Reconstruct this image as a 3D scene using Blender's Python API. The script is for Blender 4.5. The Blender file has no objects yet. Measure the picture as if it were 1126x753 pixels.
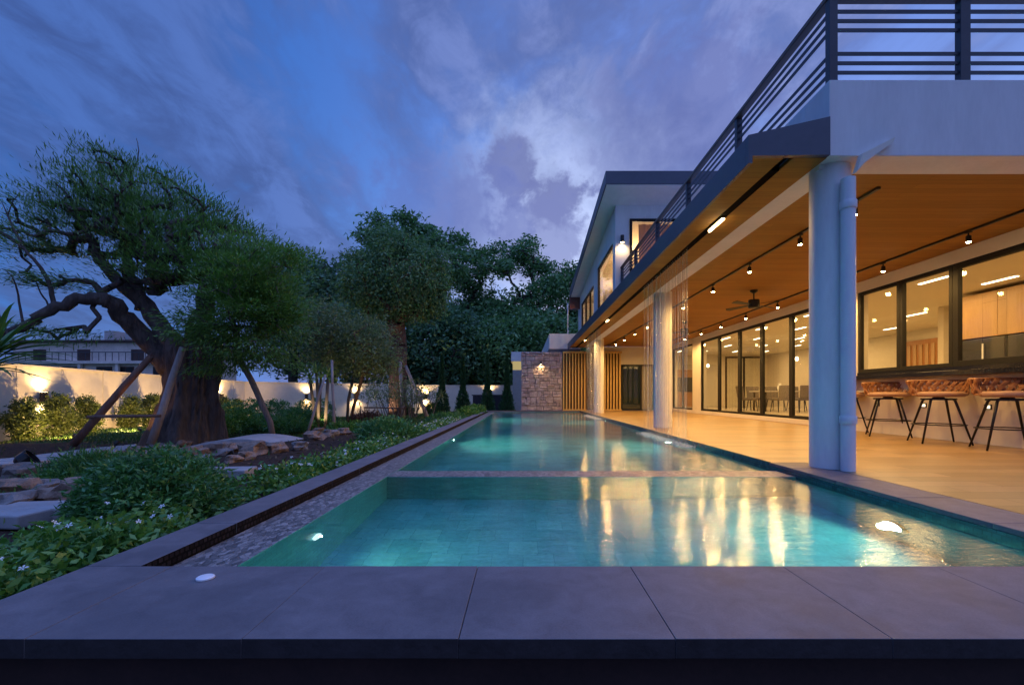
import bpy, math, random
import numpy as np
from mathutils import Vector, Matrix

R = math.radians
random.seed(7)
rng = np.random.default_rng(7)
SC = bpy.context.scene
COL = SC.collection
CAMH = 0.68
F = 500.0
VX, VY = 575.0, 434.5


def gp(px, py, zg=0.0):
    """point on the horizontal plane zg seen at photo pixel px, py"""
    y = (CAMH - zg) * F / (py - VY)
    return ((px - VX) / F * y, y, zg)


# ------------------------------------------------------------------ mesh helpers
class MB:
    def __init__(self):
        self.v, self.f, self.m = [], [], []

    def add(self, vs, fs, mi=0):
        o = len(self.v)
        self.v.extend([tuple(p) for p in vs])
        self.f.extend([tuple(i + o for i in f) for f in fs])
        self.m.extend([mi] * len(fs))
        return self

    def box(self, x0, x1, y0, y1, z0, z1, mi=0):
        vs = [(x0, y0, z0), (x1, y0, z0), (x1, y1, z0), (x0, y1, z0), (x0, y0, z1), (x1, y0, z1), (x1, y1, z1), (x0, y1, z1)]
        fs = [(0, 3, 2, 1), (4, 5, 6, 7), (0, 1, 5, 4), (1, 2, 6, 5), (2, 3, 7, 6), (3, 0, 4, 7)]
        return self.add(vs, fs, mi)

    def hexa(self, vs, mi=0):
        return self.add(vs, [(0, 3, 2, 1), (4, 5, 6, 7), (0, 1, 5, 4), (1, 2, 6, 5), (2, 3, 7, 6), (3, 0, 4, 7)], mi)

    def prism(self, poly, axis, a0, a1, mi=0):
        """poly: 2D points; axis 'x','y','z' is the extrusion axis"""
        def P(p, a):
            if axis == 'x': return (a, p[0], p[1])
            if axis == 'y': return (p[0], a, p[1])
            return (p[0], p[1], a)
        n = len(poly)
        vs = [P(p, a0) for p in poly] + [P(p, a1) for p in poly]
        fs = [tuple(range(n - 1, -1, -1)), tuple(range(n, 2 * n))]
        fs += [(i, (i + 1) % n, n + (i + 1) % n, n + i) for i in range(n)]
        return self.add(vs, fs, mi)

    def tube(self, pts, rad, n=8, mi=0, cap=True):
        pts = [Vector(p) for p in pts]
        if not hasattr(rad, '__len__'): rad = [rad] * len(pts)
        o = len(self.v)
        prev = None
        for i, p in enumerate(pts):
            d = (pts[min(i + 1, len(pts) - 1)] - pts[max(i - 1, 0)])
            d = d.normalized() if d.length > 1e-9 else Vector((0, 0, 1))
            if prev is None:
                a = Vector((0, 0, 1)) if abs(d.z) < 0.9 else Vector((1, 0, 0))
                u = d.cross(a).normalized()
            else:
                u = (prev - d * prev.dot(d))
                u = u.normalized() if u.length > 1e-6 else d.orthogonal().normalized()
            prev = u
            w = d.cross(u)
            for k in range(n):
                t = 2 * math.pi * k / n
                q = p + (u * math.cos(t) + w * math.sin(t)) * rad[i]
                self.v.append(tuple(q))
        for i in range(len(pts) - 1):
            for k in range(n):
                a = o + i * n + k; b = o + i * n + (k + 1) % n
                self.f.append((a, b, b + n, a + n)); self.m.append(mi)
        if cap:
            self.f.append(tuple(o + k for k in range(n - 1, -1, -1))); self.m.append(mi)
            e = o + (len(pts) - 1) * n
            self.f.append(tuple(e + k for k in range(n))); self.m.append(mi)
        return self

    def lathe(self, prof, c=(0, 0, 0), n=24, mi=0):
        """prof: list of (r, z); closed with caps when r > 0 at the ends"""
        o = len(self.v)
        for r, z in prof:
            for k in range(n):
                t = 2 * math.pi * k / n
                self.v.append((c[0] + r * math.cos(t), c[1] + r * math.sin(t), c[2] + z))
        for i in range(len(prof) - 1):
            for k in range(n):
                a = o + i * n + k; b = o + i * n + (k + 1) % n
                self.f.append((a, b, b + n, a + n)); self.m.append(mi)
        self.f.append(tuple(o + k for k in range(n - 1, -1, -1))); self.m.append(mi)
        e = o + (len(prof) - 1) * n
        self.f.append(tuple(e + k for k in range(n))); self.m.append(mi)
        return self

    def blob(self, c, r, seed=0, rough=0.18, nu=14, nv=9, flat=0.0):
        """rounded irregular stone"""
        rr = random.Random(seed)
        ph = [rr.uniform(0, 6.28) for _ in range(8)]
        o = len(self.v)
        for j in range(nv + 1):
            v = -math.pi / 2 + math.pi * j / nv
            for i in range(nu):
                u = 2 * math.pi * i / nu
                d = Vector((math.cos(v) * math.cos(u), math.cos(v) * math.sin(u), math.sin(v)))
                k = 1 + rough * (math.sin(2.1 * d.x * 2 + ph[0]) * math.cos(1.7 * d.y * 2 + ph[1]) + 0.7 * math.sin(3.3 * d.z * 1.6 + 2.4 * d.x + ph[2])
                                 + 0.45 * math.sin(5.1 * d.y + 4.2 * d.z + ph[3]) + 0.3 * math.sin(9 * d.x + 7 * d.y + ph[4]))
                z = d.z * r[2] * k
                if flat and z > flat * r[2]: z = flat * r[2] + (z - flat * r[2]) * 0.25
                self.v.append((c[0] + d.x * r[0] * k, c[1] + d.y * r[1] * k, c[2] + z))
        for j in range(nv):
            for i in range(nu):
                a = o + j * nu + i; b = o + j * nu + (i + 1) % nu
                self.f.append((a, b, b + nu, a + nu)); self.m.append(0)
        return self

    def build(self, name, mat, parent=None, smooth=False, bevel=0.0, local=False, seg=2, auto=False):
        me = bpy.data.meshes.new(name)
        vs = self.v
        if parent is not None and not local:
            w = world_loc(parent)
            vs = [(a - w[0], b - w[1], c - w[2]) for a, b, c in vs]
        me.from_pydata(vs, [], self.f)
        mats = mat if isinstance(mat, (list, tuple)) else [mat]
        for m in mats: me.materials.append(m)
        if len(mats) > 1:
            me.polygons.foreach_set('material_index', self.m)
        if smooth:
            me.polygons.foreach_set('use_smooth', [True] * len(self.f))
        me.validate()
        me.update()
        o = bpy.data.objects.new(name, me)
        COL.objects.link(o)
        if parent is not None: o.parent = parent
        if bevel:
            b = o.modifiers.new('bevel', 'BEVEL'); b.width = bevel; b.segments = seg; b.limit_method = 'ANGLE'; b.angle_limit = R(40)
        if auto:
            me.set_sharp_from_angle(angle=R(38))
        return o


def world_loc(o):
    w = Vector((0, 0, 0))
    while o is not None:
        w += o.location; o = o.parent
    return w


def tag(o, label=None, cat=None, group=None, kind=None):
    if label: o['label'] = label
    if cat: o['category'] = cat
    if group: o['group'] = group
    if kind: o['kind'] = kind
    return o


def thing(name, label, cat, loc=(0, 0, 0), rz=0.0, group=None):
    o = bpy.data.objects.new(name, None)
    o.empty_display_size = 0.2
    COL.objects.link(o)
    o.location = loc; o.rotation_euler = (0, 0, rz)
    return tag(o, label, cat, group)


def dup(root, loc, rz=None, label=None, scale=None):
    def rec(o, p):
        c = o.copy(); COL.objects.link(c); c.parent = p
        for ch in list(o.children): rec(ch, c)
        return c
    r = rec(root, None)
    r.location = loc
    if rz is not None: r.rotation_euler = (0, 0, rz)
    if scale is not None: r.scale = (scale,) * 3 if not hasattr(scale, '__len__') else scale
    if label: r['label'] = label
    return r


def mesh_quads(name, co, mat, parent=None):
    """co: (n,4,3) world coordinates"""
    n = len(co)
    w = np.array(world_loc(parent) if parent is not None else (0, 0, 0))
    me = bpy.data.meshes.new(name)
    me.vertices.add(n * 4); me.loops.add(n * 4); me.polygons.add(n)
    me.vertices.foreach_set('co', (co.reshape(-1, 3) - w).astype(np.float32).ravel())
    me.loops.foreach_set('vertex_index', np.arange(n * 4, dtype=np.int32))
    me.polygons.foreach_set('loop_start', np.arange(0, n * 4, 4, dtype=np.int32))
    me.materials.append(mat)
    me.update(calc_edges=True)
    me.validate()
    o = bpy.data.objects.new(name, me)
    COL.objects.link(o)
    if parent is not None: o.parent = parent
    return o


# ------------------------------------------------------------------ materials
def newmat(name):
    m = bpy.data.materials.new(name)
    m.use_nodes = True
    nt = m.node_tree
    nt.nodes.clear()
    out = nt.nodes.new('ShaderNodeOutputMaterial')
    return m, nt, out


def N(nt, t, **kw):
    n = nt.nodes.new(t)
    for k, v in kw.items(): setattr(n, k, v)
    return n


def L(nt, a, b): nt.links.new(a, b)


def math_n(nt, op, a, b=None, c=None, clamp=False):
    n = N(nt, 'ShaderNodeMath', operation=op); n.use_clamp = clamp
    for i, x in enumerate((a, b, c)):
        if x is None: continue
        if isinstance(x, (int, float)): n.inputs[i].default_value = x
        else: L(nt, x, n.inputs[i])
    return n.outputs[0]


def ramp(nt, fac, stops, interp='LINEAR'):
    n = N(nt, 'ShaderNodeValToRGB'); cr = n.color_ramp; cr.interpolation = interp
    while len(cr.elements) < len(stops): cr.elements.new(0.5)
    for e, (p, c) in zip(cr.elements, stops):
        e.position = p
        e.color = (c[0], c[1], c[2], 1) if hasattr(c, '__len__') else (c, c, c, 1)
    L(nt, fac, n.inputs[0])
    return n.outputs[0]


def mixc(nt, fac, a, b, mode='MIX'):
    n = N(nt, 'ShaderNodeMix', data_type='RGBA', blend_type=mode)
    for i, x in ((0, fac), (6, a), (7, b)):
        if isinstance(x, (int, float)): n.inputs[i].default_value = x
        elif isinstance(x, (tuple, list)): n.inputs[i].default_value = (x[0], x[1], x[2], 1)
        else: L(nt, x, n.inputs[i])
    return n.outputs[2]


def objco(nt, scale=(1, 1, 1), rot=(0, 0, 0)):
    tc = N(nt, 'ShaderNodeTexCoord')
    mp = N(nt, 'ShaderNodeMapping')
    mp.inputs['Scale'].default_value = scale
    mp.inputs['Rotation'].default_value = rot
    L(nt, tc.outputs['Object'], mp.inputs[0])
    return mp.outputs[0]


def noise(nt, vec, scale, detail=4, rough=0.55, dist=0.0):
    n = N(nt, 'ShaderNodeTexNoise')
    n.inputs['Scale'].default_value = scale; n.inputs['Detail'].default_value = detail
    n.inputs['Roughness'].default_value = rough; n.inputs['Distortion'].default_value = dist
    if vec is not None: L(nt, vec, n.inputs['Vector'])
    return n.outputs[0]


def bump(nt, h, strength=0.2, dist=0.01):
    b = N(nt, 'ShaderNodeBump'); b.inputs['Strength'].default_value = strength; b.inputs['Distance'].default_value = dist
    L(nt, h, b.inputs['Height'])
    return b.outputs[0]


def pbr(name, col, rough=0.5, metal=0.0, var=0.12, vscale=6.0, bmp=0.1, bscale=60.0, bdist=0.004, spec=0.5, rvar=0.08, stretch=(1, 1, 1)):
    """plain surface with a little wear: two noises on colour, one on gloss, one on relief"""
    m, nt, out = newmat(name)
    p = N(nt, 'ShaderNodeBsdfPrincipled')
    v = objco(nt, stretch)
    n1 = noise(nt, v, vscale, 6, 0.6)
    n2 = noise(nt, v, vscale * 9, 3, 0.6)
    s = math_n(nt, 'ADD', math_n(nt, 'MULTIPLY', n1, 0.7), math_n(nt, 'MULTIPLY', n2, 0.3))
    c = ramp(nt, s, [(0.3, [x * (1 - var * 1.5) for x in col]), (0.7, [min(1, x * (1 + var)) for x in col])])
    L(nt, c, p.inputs['Base Color'])
    L(nt, math_n(nt, 'ADD', rough - rvar * 0.5, math_n(nt, 'MULTIPLY', n1, rvar)), p.inputs['Roughness'])
    p.inputs['Metallic'].default_value = metal
    p.inputs['Specular IOR Level'].default_value = spec
    if bmp:
        L(nt, bump(nt, noise(nt, v, bscale, 4), bmp, bdist), p.inputs['Normal'])
    L(nt, p.outputs[0], out.inputs[0])
    return m


def emis(name, col, strength):
    m, nt, out = newmat(name)
    e = N(nt, 'ShaderNodeEmission')
    e.inputs[0].default_value = (*col, 1); e.inputs[1].default_value = strength
    L(nt, e.outputs[0], out.inputs[0])
    return m


def leafmat(name, a, b, c, trans=0.3, rough=0.45):
    """leaves: three greens spread leaf by leaf and clump by clump, some light passing through"""
    m, nt, out = newmat(name)
    g = N(nt, 'ShaderNodeNewGeometry')
    n1 = noise(nt, objco(nt), 1.3, 3)
    s = math_n(nt, 'ADD', math_n(nt, 'MULTIPLY', g.outputs['Random Per Island'], 0.55), math_n(nt, 'MULTIPLY', n1, 0.45))
    col = ramp(nt, s, [(0.15, a), (0.5, b), (0.85, c)])
    p = N(nt, 'ShaderNodeBsdfPrincipled')
    L(nt, col, p.inputs['Base Color'])
    p.inputs['Roughness'].default_value = rough
    p.inputs['Specular IOR Level'].default_value = 0.5
    t = N(nt, 'ShaderNodeBsdfTranslucent')
    L(nt, mixc(nt, 1.0, col, (1.0, 1.15, 0.5), 'MULTIPLY'), t.inputs[0])
    mx = N(nt, 'ShaderNodeMixShader'); mx.inputs[0].default_value = trans
    L(nt, p.outputs[0], mx.inputs[1]); L(nt, t.outputs[0], mx.inputs[2])
    L(nt, mx.outputs[0], out.inputs[0])
    return m


def barkmat(name, a, b, scale=9.0, strength=0.9, dist=0.05):
    m, nt, out = newmat(name)
    p = N(nt, 'ShaderNodeBsdfPrincipled')
    v = objco(nt, (1, 1, 0.16))
    n1 = noise(nt, v, scale, 7, 0.65, 0.6)
    n2 = noise(nt, objco(nt), 2.2, 4)
    s = math_n(nt, 'ADD', math_n(nt, 'MULTIPLY', n1, 0.7), math_n(nt, 'MULTIPLY', n2, 0.3))
    L(nt, ramp(nt, s, [(0.32, a), (0.68, b)]), p.inputs['Base Color'])
    p.inputs['Roughness'].default_value = 0.85
    L(nt, bump(nt, n1, strength, dist), p.inputs['Normal'])
    L(nt, p.outputs[0], out.inputs[0])
    return m


def brickmat(name, c1, c2, mortar, bw, bh, msize, rough=0.4, rot=(0, 0, 0), bstr=0.3, bdist=0.004, offset=0.5, var=0.25, nscale=3.0, spec=0.5, swap=None):
    m, nt, out = newmat(name)
    p = N(nt, 'ShaderNodeBsdfPrincipled')
    tc = N(nt, 'ShaderNodeTexCoord')
    if swap:      # 'xz','yz' pick the wall plane
        sx = N(nt, 'ShaderNodeSeparateXYZ'); L(nt, tc.outputs['Object'], sx.inputs[0])
        cb = N(nt, 'ShaderNodeCombineXYZ')
        L(nt, sx.outputs['XYZ'.index(swap[0].upper())], cb.inputs[0]); L(nt, sx.outputs['XYZ'.index(swap[1].upper())], cb.inputs[1])
        vec = cb.outputs[0]
    else:
        mp = N(nt, 'ShaderNodeMapping'); mp.inputs['Rotation'].default_value = rot
        L(nt, tc.outputs['Object'], mp.inputs[0]); vec = mp.outputs[0]
    bt = N(nt, 'ShaderNodeTexBrick'); bt.offset = offset
    bt.inputs['Color1'].default_value = (*c1, 1); bt.inputs['Color2'].default_value = (*c2, 1); bt.inputs['Mortar'].default_value = (*mortar, 1)
    bt.inputs['Scale'].default_value = 1.0; bt.inputs['Mortar Size'].default_value = msize; bt.inputs['Mortar Smooth'].default_value = 0.1
    bt.inputs['Brick Width'].default_value = bw; bt.inputs['Row Height'].default_value = bh; bt.inputs['Bias'].default_value = 0.0
    L(nt, vec, bt.inputs['Vector'])
    n1 = noise(nt, tc.outputs['Object'], nscale, 6, 0.62)
    n3 = noise(nt, tc.outputs['Object'], nscale * 14, 4, 0.6)
    f = math_n(nt, 'ADD', math_n(nt, 'MULTIPLY', n1, 0.65), math_n(nt, 'MULTIPLY', n3, 0.35))
    c = mixc(nt, 1.0, bt.outputs[0], ramp(nt, f, [(0.3, 1 - var), (0.7, 1 + var)]), 'MULTIPLY')
    L(nt, c, p.inputs['Base Color'])
    L(nt, math_n(nt, 'ADD', rough - 0.08, math_n(nt, 'MULTIPLY', n1, 0.16)), p.inputs['Roughness'])
    p.inputs['Specular IOR Level'].default_value = spec
    h = math_n(nt, 'ADD', math_n(nt, 'MULTIPLY', bt.outputs[1], -1.0), math_n(nt, 'MULTIPLY', n3, 0.35))
    L(nt, bump(nt, h, bstr, bdist), p.inputs['Normal'])
    L(nt, p.outputs[0], out.inputs[0])
    return m


def woodmat(name, a, b, along='x', plank=0.12, rough=0.45, gap=0.004, plen=2.4):
    m, nt, out = newmat(name)
    p = N(nt, 'ShaderNodeBsdfPrincipled')
    tc = N(nt, 'ShaderNodeTexCoord')
    sx = N(nt, 'ShaderNodeSeparateXYZ'); L(nt, tc.outputs['Object'], sx.inputs[0])
    cb = N(nt, 'ShaderNodeCombineXYZ')
    ax = {'x': (0, 1), 'y': (1, 0), 'z': (2, 1), 'zx': (2, 0)}[along]
    L(nt, sx.outputs[ax[0]], cb.inputs[0]); L(nt, sx.outputs[ax[1]], cb.inputs[1])
    bt = N(nt, 'ShaderNodeTexBrick'); bt.offset = 0.37
    bt.inputs['Color1'].default_value = (0.88, 0.88, 0.88, 1); bt.inputs['Color2'].default_value = (1.1, 1.1, 1.1, 1); bt.inputs['Mortar'].default_value = (0.5, 0.5, 0.5, 1)
    bt.inputs['Scale'].default_value = 1; bt.inputs['Mortar Size'].default_value = gap; bt.inputs['Brick Width'].default_value = plen; bt.inputs['Row Height'].default_value = plank
    L(nt, cb.outputs[0], bt.inputs['Vector'])
    st = {'x': (0.6, 9, 9), 'y': (9, 0.6, 9), 'z': (9, 9, 0.6), 'zx': (9, 9, 0.6)}[along]
    n1 = noise(nt, objco(nt, st), 4.0, 6, 0.6, 1.2)
    c = mixc(nt, 1.0, ramp(nt, n1, [(0.3, a), (0.7, b)]), bt.outputs[0], 'MULTIPLY')
    L(nt, c, p.inputs['Base Color'])
    p.inputs['Roughness'].default_value = rough
    L(nt, bump(nt, math_n(nt, 'ADD', math_n(nt, 'MULTIPLY', bt.outputs[1], -1), math_n(nt, 'MULTIPLY', n1, 0.2)), 0.25, 0.003), p.inputs['Normal'])
    L(nt, p.outputs[0], out.inputs[0])
    return m


def glassmat(name, tint=(0.92, 0.93, 0.91), base=0.02, graze=0.5):
    m, nt, out = newmat(name)
    lw = N(nt, 'ShaderNodeLayerWeight'); lw.inputs[0].default_value = 0.5
    f = math_n(nt, 'ADD', base, math_n(nt, 'MULTIPLY', math_n(nt, 'POWER', lw.outputs['Facing'], 4.0), graze))
    t = N(nt, 'ShaderNodeBsdfTransparent'); t.inputs[0].default_value = (*tint, 1)
    g = N(nt, 'ShaderNodeBsdfGlossy'); g.inputs['Roughness'].default_value = 0.02; g.inputs[0].default_value = (1, 1, 1, 1)
    mx = N(nt, 'ShaderNodeMixShader')
    L(nt, f, mx.inputs[0]); L(nt, t.outputs[0], mx.inputs[1]); L(nt, g.outputs[0], mx.inputs[2])
    L(nt, mx.outputs[0], out.inputs[0])
    return m


M = {}
M['white'] = pbr('white_render', (0.76, 0.745, 0.73), 0.75, var=0.08, vscale=1.8, stretch=(1.6, 1.6, 0.35), bmp=0.2, bscale=110, bdist=0.002)
M['cream'] = pbr('cream_render', (0.74, 0.68, 0.58), 0.7, var=0.05, vscale=1.6, bmp=0.12, bscale=140, bdist=0.002)
M['garden_wall'] = pbr('garden_wall_paint', (0.74, 0.66, 0.54), 0.8, var=0.1, vscale=0.7, bmp=0.2, bscale=60, bdist=0.003)
M['column'] = pbr('column_paint', (0.74, 0.73, 0.72), 0.6, var=0.09, vscale=2, stretch=(2, 2, 0.5), bmp=0.1, bscale=120, bdist=0.0015)
M['pipe'] = pbr('pvc_pipe', (0.70, 0.71, 0.74), 0.35, var=0.03, bmp=0)
M['dark_metal'] = pbr('dark_grey_metal', (0.055, 0.06, 0.075), 0.42, metal=0.25, var=0.12, bmp=0.05, bscale=200)
M['fascia'] = pbr('charcoal_fascia', (0.085, 0.095, 0.125), 0.45, metal=0.2, var=0.12, vscale=1.5, bmp=0.06, bscale=90)
M['black'] = pbr('black_metal', (0.012, 0.011, 0.011), 0.42, metal=0.2, var=0.2, bmp=0)
M['frame'] = pbr('bronze_black_frame', (0.010, 0.009, 0.008), 0.6, metal=0.0, spec=0.25, var=0.15, bmp=0)
M['counter'] = pbr('black_granite', (0.018, 0.017, 0.017), 0.16, var=0.5, vscale=60, bmp=0)
def copingmat():
    m, nt, out = newmat('grey_granite_coping')
    p = N(nt, 'ShaderNodeBsdfPrincipled')
    v = objco(nt)
    a = noise(nt, v, 1.7, 6, 0.62); b = noise(nt, v, 9, 6, 0.65, 0.6); c = noise(nt, v, 160, 3, 0.6)
    t = math_n(nt, 'ADD', math_n(nt, 'MULTIPLY', b, 0.6), math_n(nt, 'MULTIPLY', c, 0.4))
    col = ramp(nt, t, [(0.34, (0.115, 0.103, 0.11)), (0.66, (0.185, 0.168, 0.176))])
    damp = smoothr(nt, a, 0.50, 0.60)
    L(nt, mixc(nt, math_n(nt, 'MULTIPLY', damp, 0.35), col, (0.075, 0.068, 0.075)), p.inputs['Base Color'])
    L(nt, math_n(nt, 'MULTIPLY_ADD', damp, -0.03, 0.62), p.inputs['Roughness'])
    L(nt, bump(nt, math_n(nt, 'ADD', math_n(nt, 'MULTIPLY', c, 0.5), b), 0.25, 0.002), p.inputs['Normal'])
    p.inputs['Specular IOR Level'].default_value = 0.3
    L(nt, p.outputs[0], out.inputs[0])
    return m
def smoothr(nt, x, a, b):
    n = N(nt, 'ShaderNodeMapRange', interpolation_type='SMOOTHSTEP'); n.inputs[1].default_value = a; n.inputs[2].default_value = b
    L(nt, x, n.inputs[0]); return n.outputs[0]
M['coping'] = copingmat()
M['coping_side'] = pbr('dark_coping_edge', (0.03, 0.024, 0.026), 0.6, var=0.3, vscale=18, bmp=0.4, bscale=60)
M['plinth'] = pbr('red_brown_plinth', (0.035, 0.016, 0.014), 0.8, var=0.3, vscale=5, bmp=0.3, bscale=40)
M['gutter'] = brickmat('dark_gutter_mosaic', (0.011, 0.009, 0.010), (0.034, 0.026, 0.027), (0.004, 0.004, 0.004), 0.03, 0.028, 0.005, 0.8, swap='yz', spec=0.08)
M['pool_floor'] = brickmat('green_stone_pool_tile', (0.10, 0.43, 0.42), (0.16, 0.53, 0.50), (0.085, 0.37, 0.36), 0.2, 0.2, 0.003, 0.5, var=0.33, nscale=2.2, bstr=0.2)
M['pool_wall_x'] = brickmat('pool_wall_tile_side', (0.06, 0.33, 0.35), (0.11, 0.43, 0.43), (0.08, 0.26, 0.28), 0.1, 0.05, 0.0025, 0.35, var=0.3, nscale=3, swap='yz')
M['pool_wall_y'] = brickmat('pool_wall_tile_end', (0.05, 0.27, 0.31), (0.09, 0.36, 0.38), (0.06, 0.22, 0.25), 0.1, 0.05, 0.0025, 0.35, var=0.3, nscale=3, swap='xz')
M['waterline'] = brickmat('dark_teal_waterline_tile', (0.012, 0.06, 0.08), (0.025, 0.11, 0.13), (0.015, 0.05, 0.06), 0.05, 0.05, 0.003, 0.2, var=0.35, nscale=9, swap='yz')
M['terrace'] = brickmat('beige_terrace_tile', (0.30, 0.185, 0.07), (0.44, 0.275, 0.11), (0.13, 0.075, 0.03), 1.2, 0.2, 0.003, 0.34, bstr=0.2, bdist=0.002, var=0.16, nscale=2.2, offset=0.37)
M['ceiling_wood'] = woodmat('orange_wood_ceiling', (0.28, 0.125, 0.012), (0.35, 0.165, 0.02), 'x', 0.10, 0.72, gap=0.002)
M['slat_wood'] = woodmat('golden_slat_wood', (0.58, 0.34, 0.09), (0.72, 0.45, 0.14), 'z', 5.0, 0.5)
M['rail_wood'] = pbr('brown_handrail_wood', (0.11, 0.055, 0.035), 0.4, var=0.3, stretch=(6, 0.5, 6), bmp=0.1)
M['cab_wood'] = woodmat('oak_cabinet', (0.46, 0.27, 0.12), (0.58, 0.36, 0.17), 'z', 0.45, 0.45)
M['door_wood'] = woodmat('orange_door_wood', (0.40, 0.17, 0.05), (0.52, 0.24, 0.08), 'z', 0.9, 0.45)
M['int_wall'] = pbr('interior_wall_paint', (0.72, 0.64, 0.50), 0.8, var=0.04, bmp=0.05)
M['int_ceil'] = pbr('interior_ceiling_paint', (0.72, 0.66, 0.54), 0.8, var=0.03, bmp=0.04)
M['int_floor'] = brickmat('interior_floor_tile', (0.5, 0.43, 0.33), (0.55, 0.47, 0.36), (0.36, 0.3, 0.22), 0.8, 0.8, 0.003, 0.22, var=0.08, offset=0)
M['chair_fabric'] = pbr('grey_chair_fabric', (0.16, 0.135, 0.12), 0.9, var=0.2, vscale=30, bmp=0.4, bscale=250)
M['stainless'] = pbr('dark_stainless', (0.11, 0.105, 0.1), 0.3, metal=0.8, var=0.06, stretch=(1, 1, 20), bmp=0)
M['table_top'] = pbr('pale_marble_top', (0.6, 0.56, 0.5), 0.2, var=0.12, vscale=5, bmp=0)
M['leather'] = pbr('brown_woven_leather', (0.36, 0.155, 0.06), 0.5, var=0.25, vscale=14, bmp=0.35, bscale=120, bdist=0.003)
M['cushion'] = pbr('tan_leather_cushion', (0.40, 0.23, 0.15), 0.6, var=0.12, vscale=10, bmp=0.15, bscale=150)
M['glass'] = glassmat('window_glass')
M['dark_glass'] = glassmat('dark_window_glass', (0.32, 0.36, 0.36), 0.06, 0.6)
M['bark'] = barkmat('brown_fissured_bark', (0.022, 0.016, 0.014), (0.15, 0.115, 0.10), 7.0, 1.0, 0.09)
M['bark_grey'] = barkmat('grey_brown_bark', (0.07, 0.055, 0.045), (0.24, 0.19, 0.155), 16, 0.7, 0.02)
M['bark_red'] = barkmat('reddish_bark', (0.06, 0.028, 0.02), (0.20, 0.10, 0.065), 12, 0.8, 0.03)
M['bark_dark'] = barkmat('dark_bark', (0.03, 0.024, 0.02), (0.10, 0.08, 0.065), 10, 0.7, 0.03)
M['pole'] = barkmat('weathered_pole_wood', (0.22, 0.175, 0.15), (0.46, 0.38, 0.34), 14, 0.5, 0.01)
M['pole_red'] = barkmat('reddish_pole_wood', (0.12, 0.06, 0.04), (0.25, 0.14, 0.10), 14, 0.5, 0.01)
M['rock'] = pbr('brown_garden_rock', (0.27, 0.185, 0.135), 0.85, var=0.45, vscale=7, bmp=0.8, bscale=22, bdist=0.02)
M['rock_grey'] = pbr('grey_garden_rock', (0.20, 0.175, 0.16), 0.85, var=0.4, vscale=7, bmp=0.8, bscale=22, bdist=0.02)
M['path'] = pbr('pale_path_stone', (0.40, 0.37, 0.36), 0.75, var=0.16, vscale=5, bmp=0.3, bscale=50)
M['slate'] = pbr('grey_slab_stone', (0.30, 0.29, 0.29), 0.7, var=0.18, vscale=6, bmp=0.3, bscale=50)
M['facing'] = pbr('pink_grey_stone_facing', (0.52, 0.41, 0.39), 0.85, var=0.38, vscale=5, bmp=0.9, bscale=28, bdist=0.02)
M['facing_dark'] = pbr('dark_mortar_stone', (0.26, 0.2, 0.19), 0.9, var=0.3, vscale=6, bmp=0.6, bscale=30)  # darker stone tone of the wall core, seen in the joints
M['gate'] = pbr('black_gate_paint', (0.022, 0.019, 0.03), 0.5, var=0.15, bmp=0)
M['old_wall'] = pbr('weathered_lilac_wall', (0.78, 0.68, 0.62), 0.85, var=0.25, vscale=1.2, bmp=0.3, bscale=20)
M['old_roof'] = pbr('dark_brown_roof', (0.09, 0.055, 0.05), 0.8, var=0.3, vscale=2, bmp=0.4, bscale=12)
M['tank'] = pbr('pale_water_tank', (0.5, 0.45, 0.44), 0.5, var=0.1, bmp=0)
M['curtain'], _nt, _o = newmat('pale_curtain')
_d = N(_nt, 'ShaderNodeBsdfDiffuse'); _d.inputs[0].default_value = (0.6, 0.5, 0.4, 1)
_t = N(_nt, 'ShaderNodeBsdfTranslucent'); _t.inputs[0].default_value = (0.6, 0.42, 0.33, 1)
_x = N(_nt, 'ShaderNodeMixShader'); L(_nt, _d.outputs[0], _x.inputs[1]); L(_nt, _t.outputs[0], _x.inputs[2]); L(_nt, _x.outputs[0], _o.inputs[0])
M['petal'] = pbr('white_petals', (0.78, 0.78, 0.74), 0.6, var=0.05, bmp=0)
M['pot'] = pbr('black_glazed_pot', (0.012, 0.012, 0.013), 0.35, var=0.2, bmp=0.1)
M['roof_soffit'] = pbr('pale_eave_soffit', (0.82, 0.78, 0.75), 0.7, var=0.05, bmp=0.05)
M['sconce'] = pbr('bronze_sconce', (0.05, 0.04, 0.035), 0.4, metal=0.5, var=0.1, bmp=0)
M['picture'] = pbr('blue_grey_artwork', (0.16, 0.17, 0.22), 0.5, var=0.9, vscale=4, bmp=0)
M['disc_white'] = pbr('white_plastic_disc', (0.82, 0.82, 0.83), 0.3, var=0.02, bmp=0)

# lawns and soil
def soilmat():
    m, nt, out = newmat('garden_soil_and_lawn')
    p = N(nt, 'ShaderNodeBsdfPrincipled')
    v = objco(nt)
    a = noise(nt, v, 0.42, 4, 0.6)
    b = noise(nt, v, 14, 6, 0.65)
    soil = ramp(nt, b, [(0.3, (0.022, 0.012, 0.008)), (0.7, (0.085, 0.05, 0.034))])
    grass = ramp(nt, b, [(0.3, (0.018, 0.045, 0.01)), (0.7, (0.05, 0.10, 0.025))])
    sx = N(nt, 'ShaderNodeSeparateXYZ'); L(nt, v, sx.inputs[0])
    far = math_n(nt, 'MULTIPLY_ADD', sx.outputs[1], 0.06, -0.78)
    f = ramp(nt, math_n(nt, 'ADD', a, far), [(0.42, 0.0), (0.52, 1.0)])
    L(nt, mixc(nt, f, soil, grass), p.inputs['Base Color'])
    p.inputs['Roughness'].default_value = 0.95
    p.inputs['Specular IOR Level'].default_value = 0.15
    L(nt, bump(nt, b, 0.9, 0.04), p.inputs['Normal'])
    L(nt, p.outputs[0], out.inputs[0])
    return m
M['soil'] = soilmat()

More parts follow.
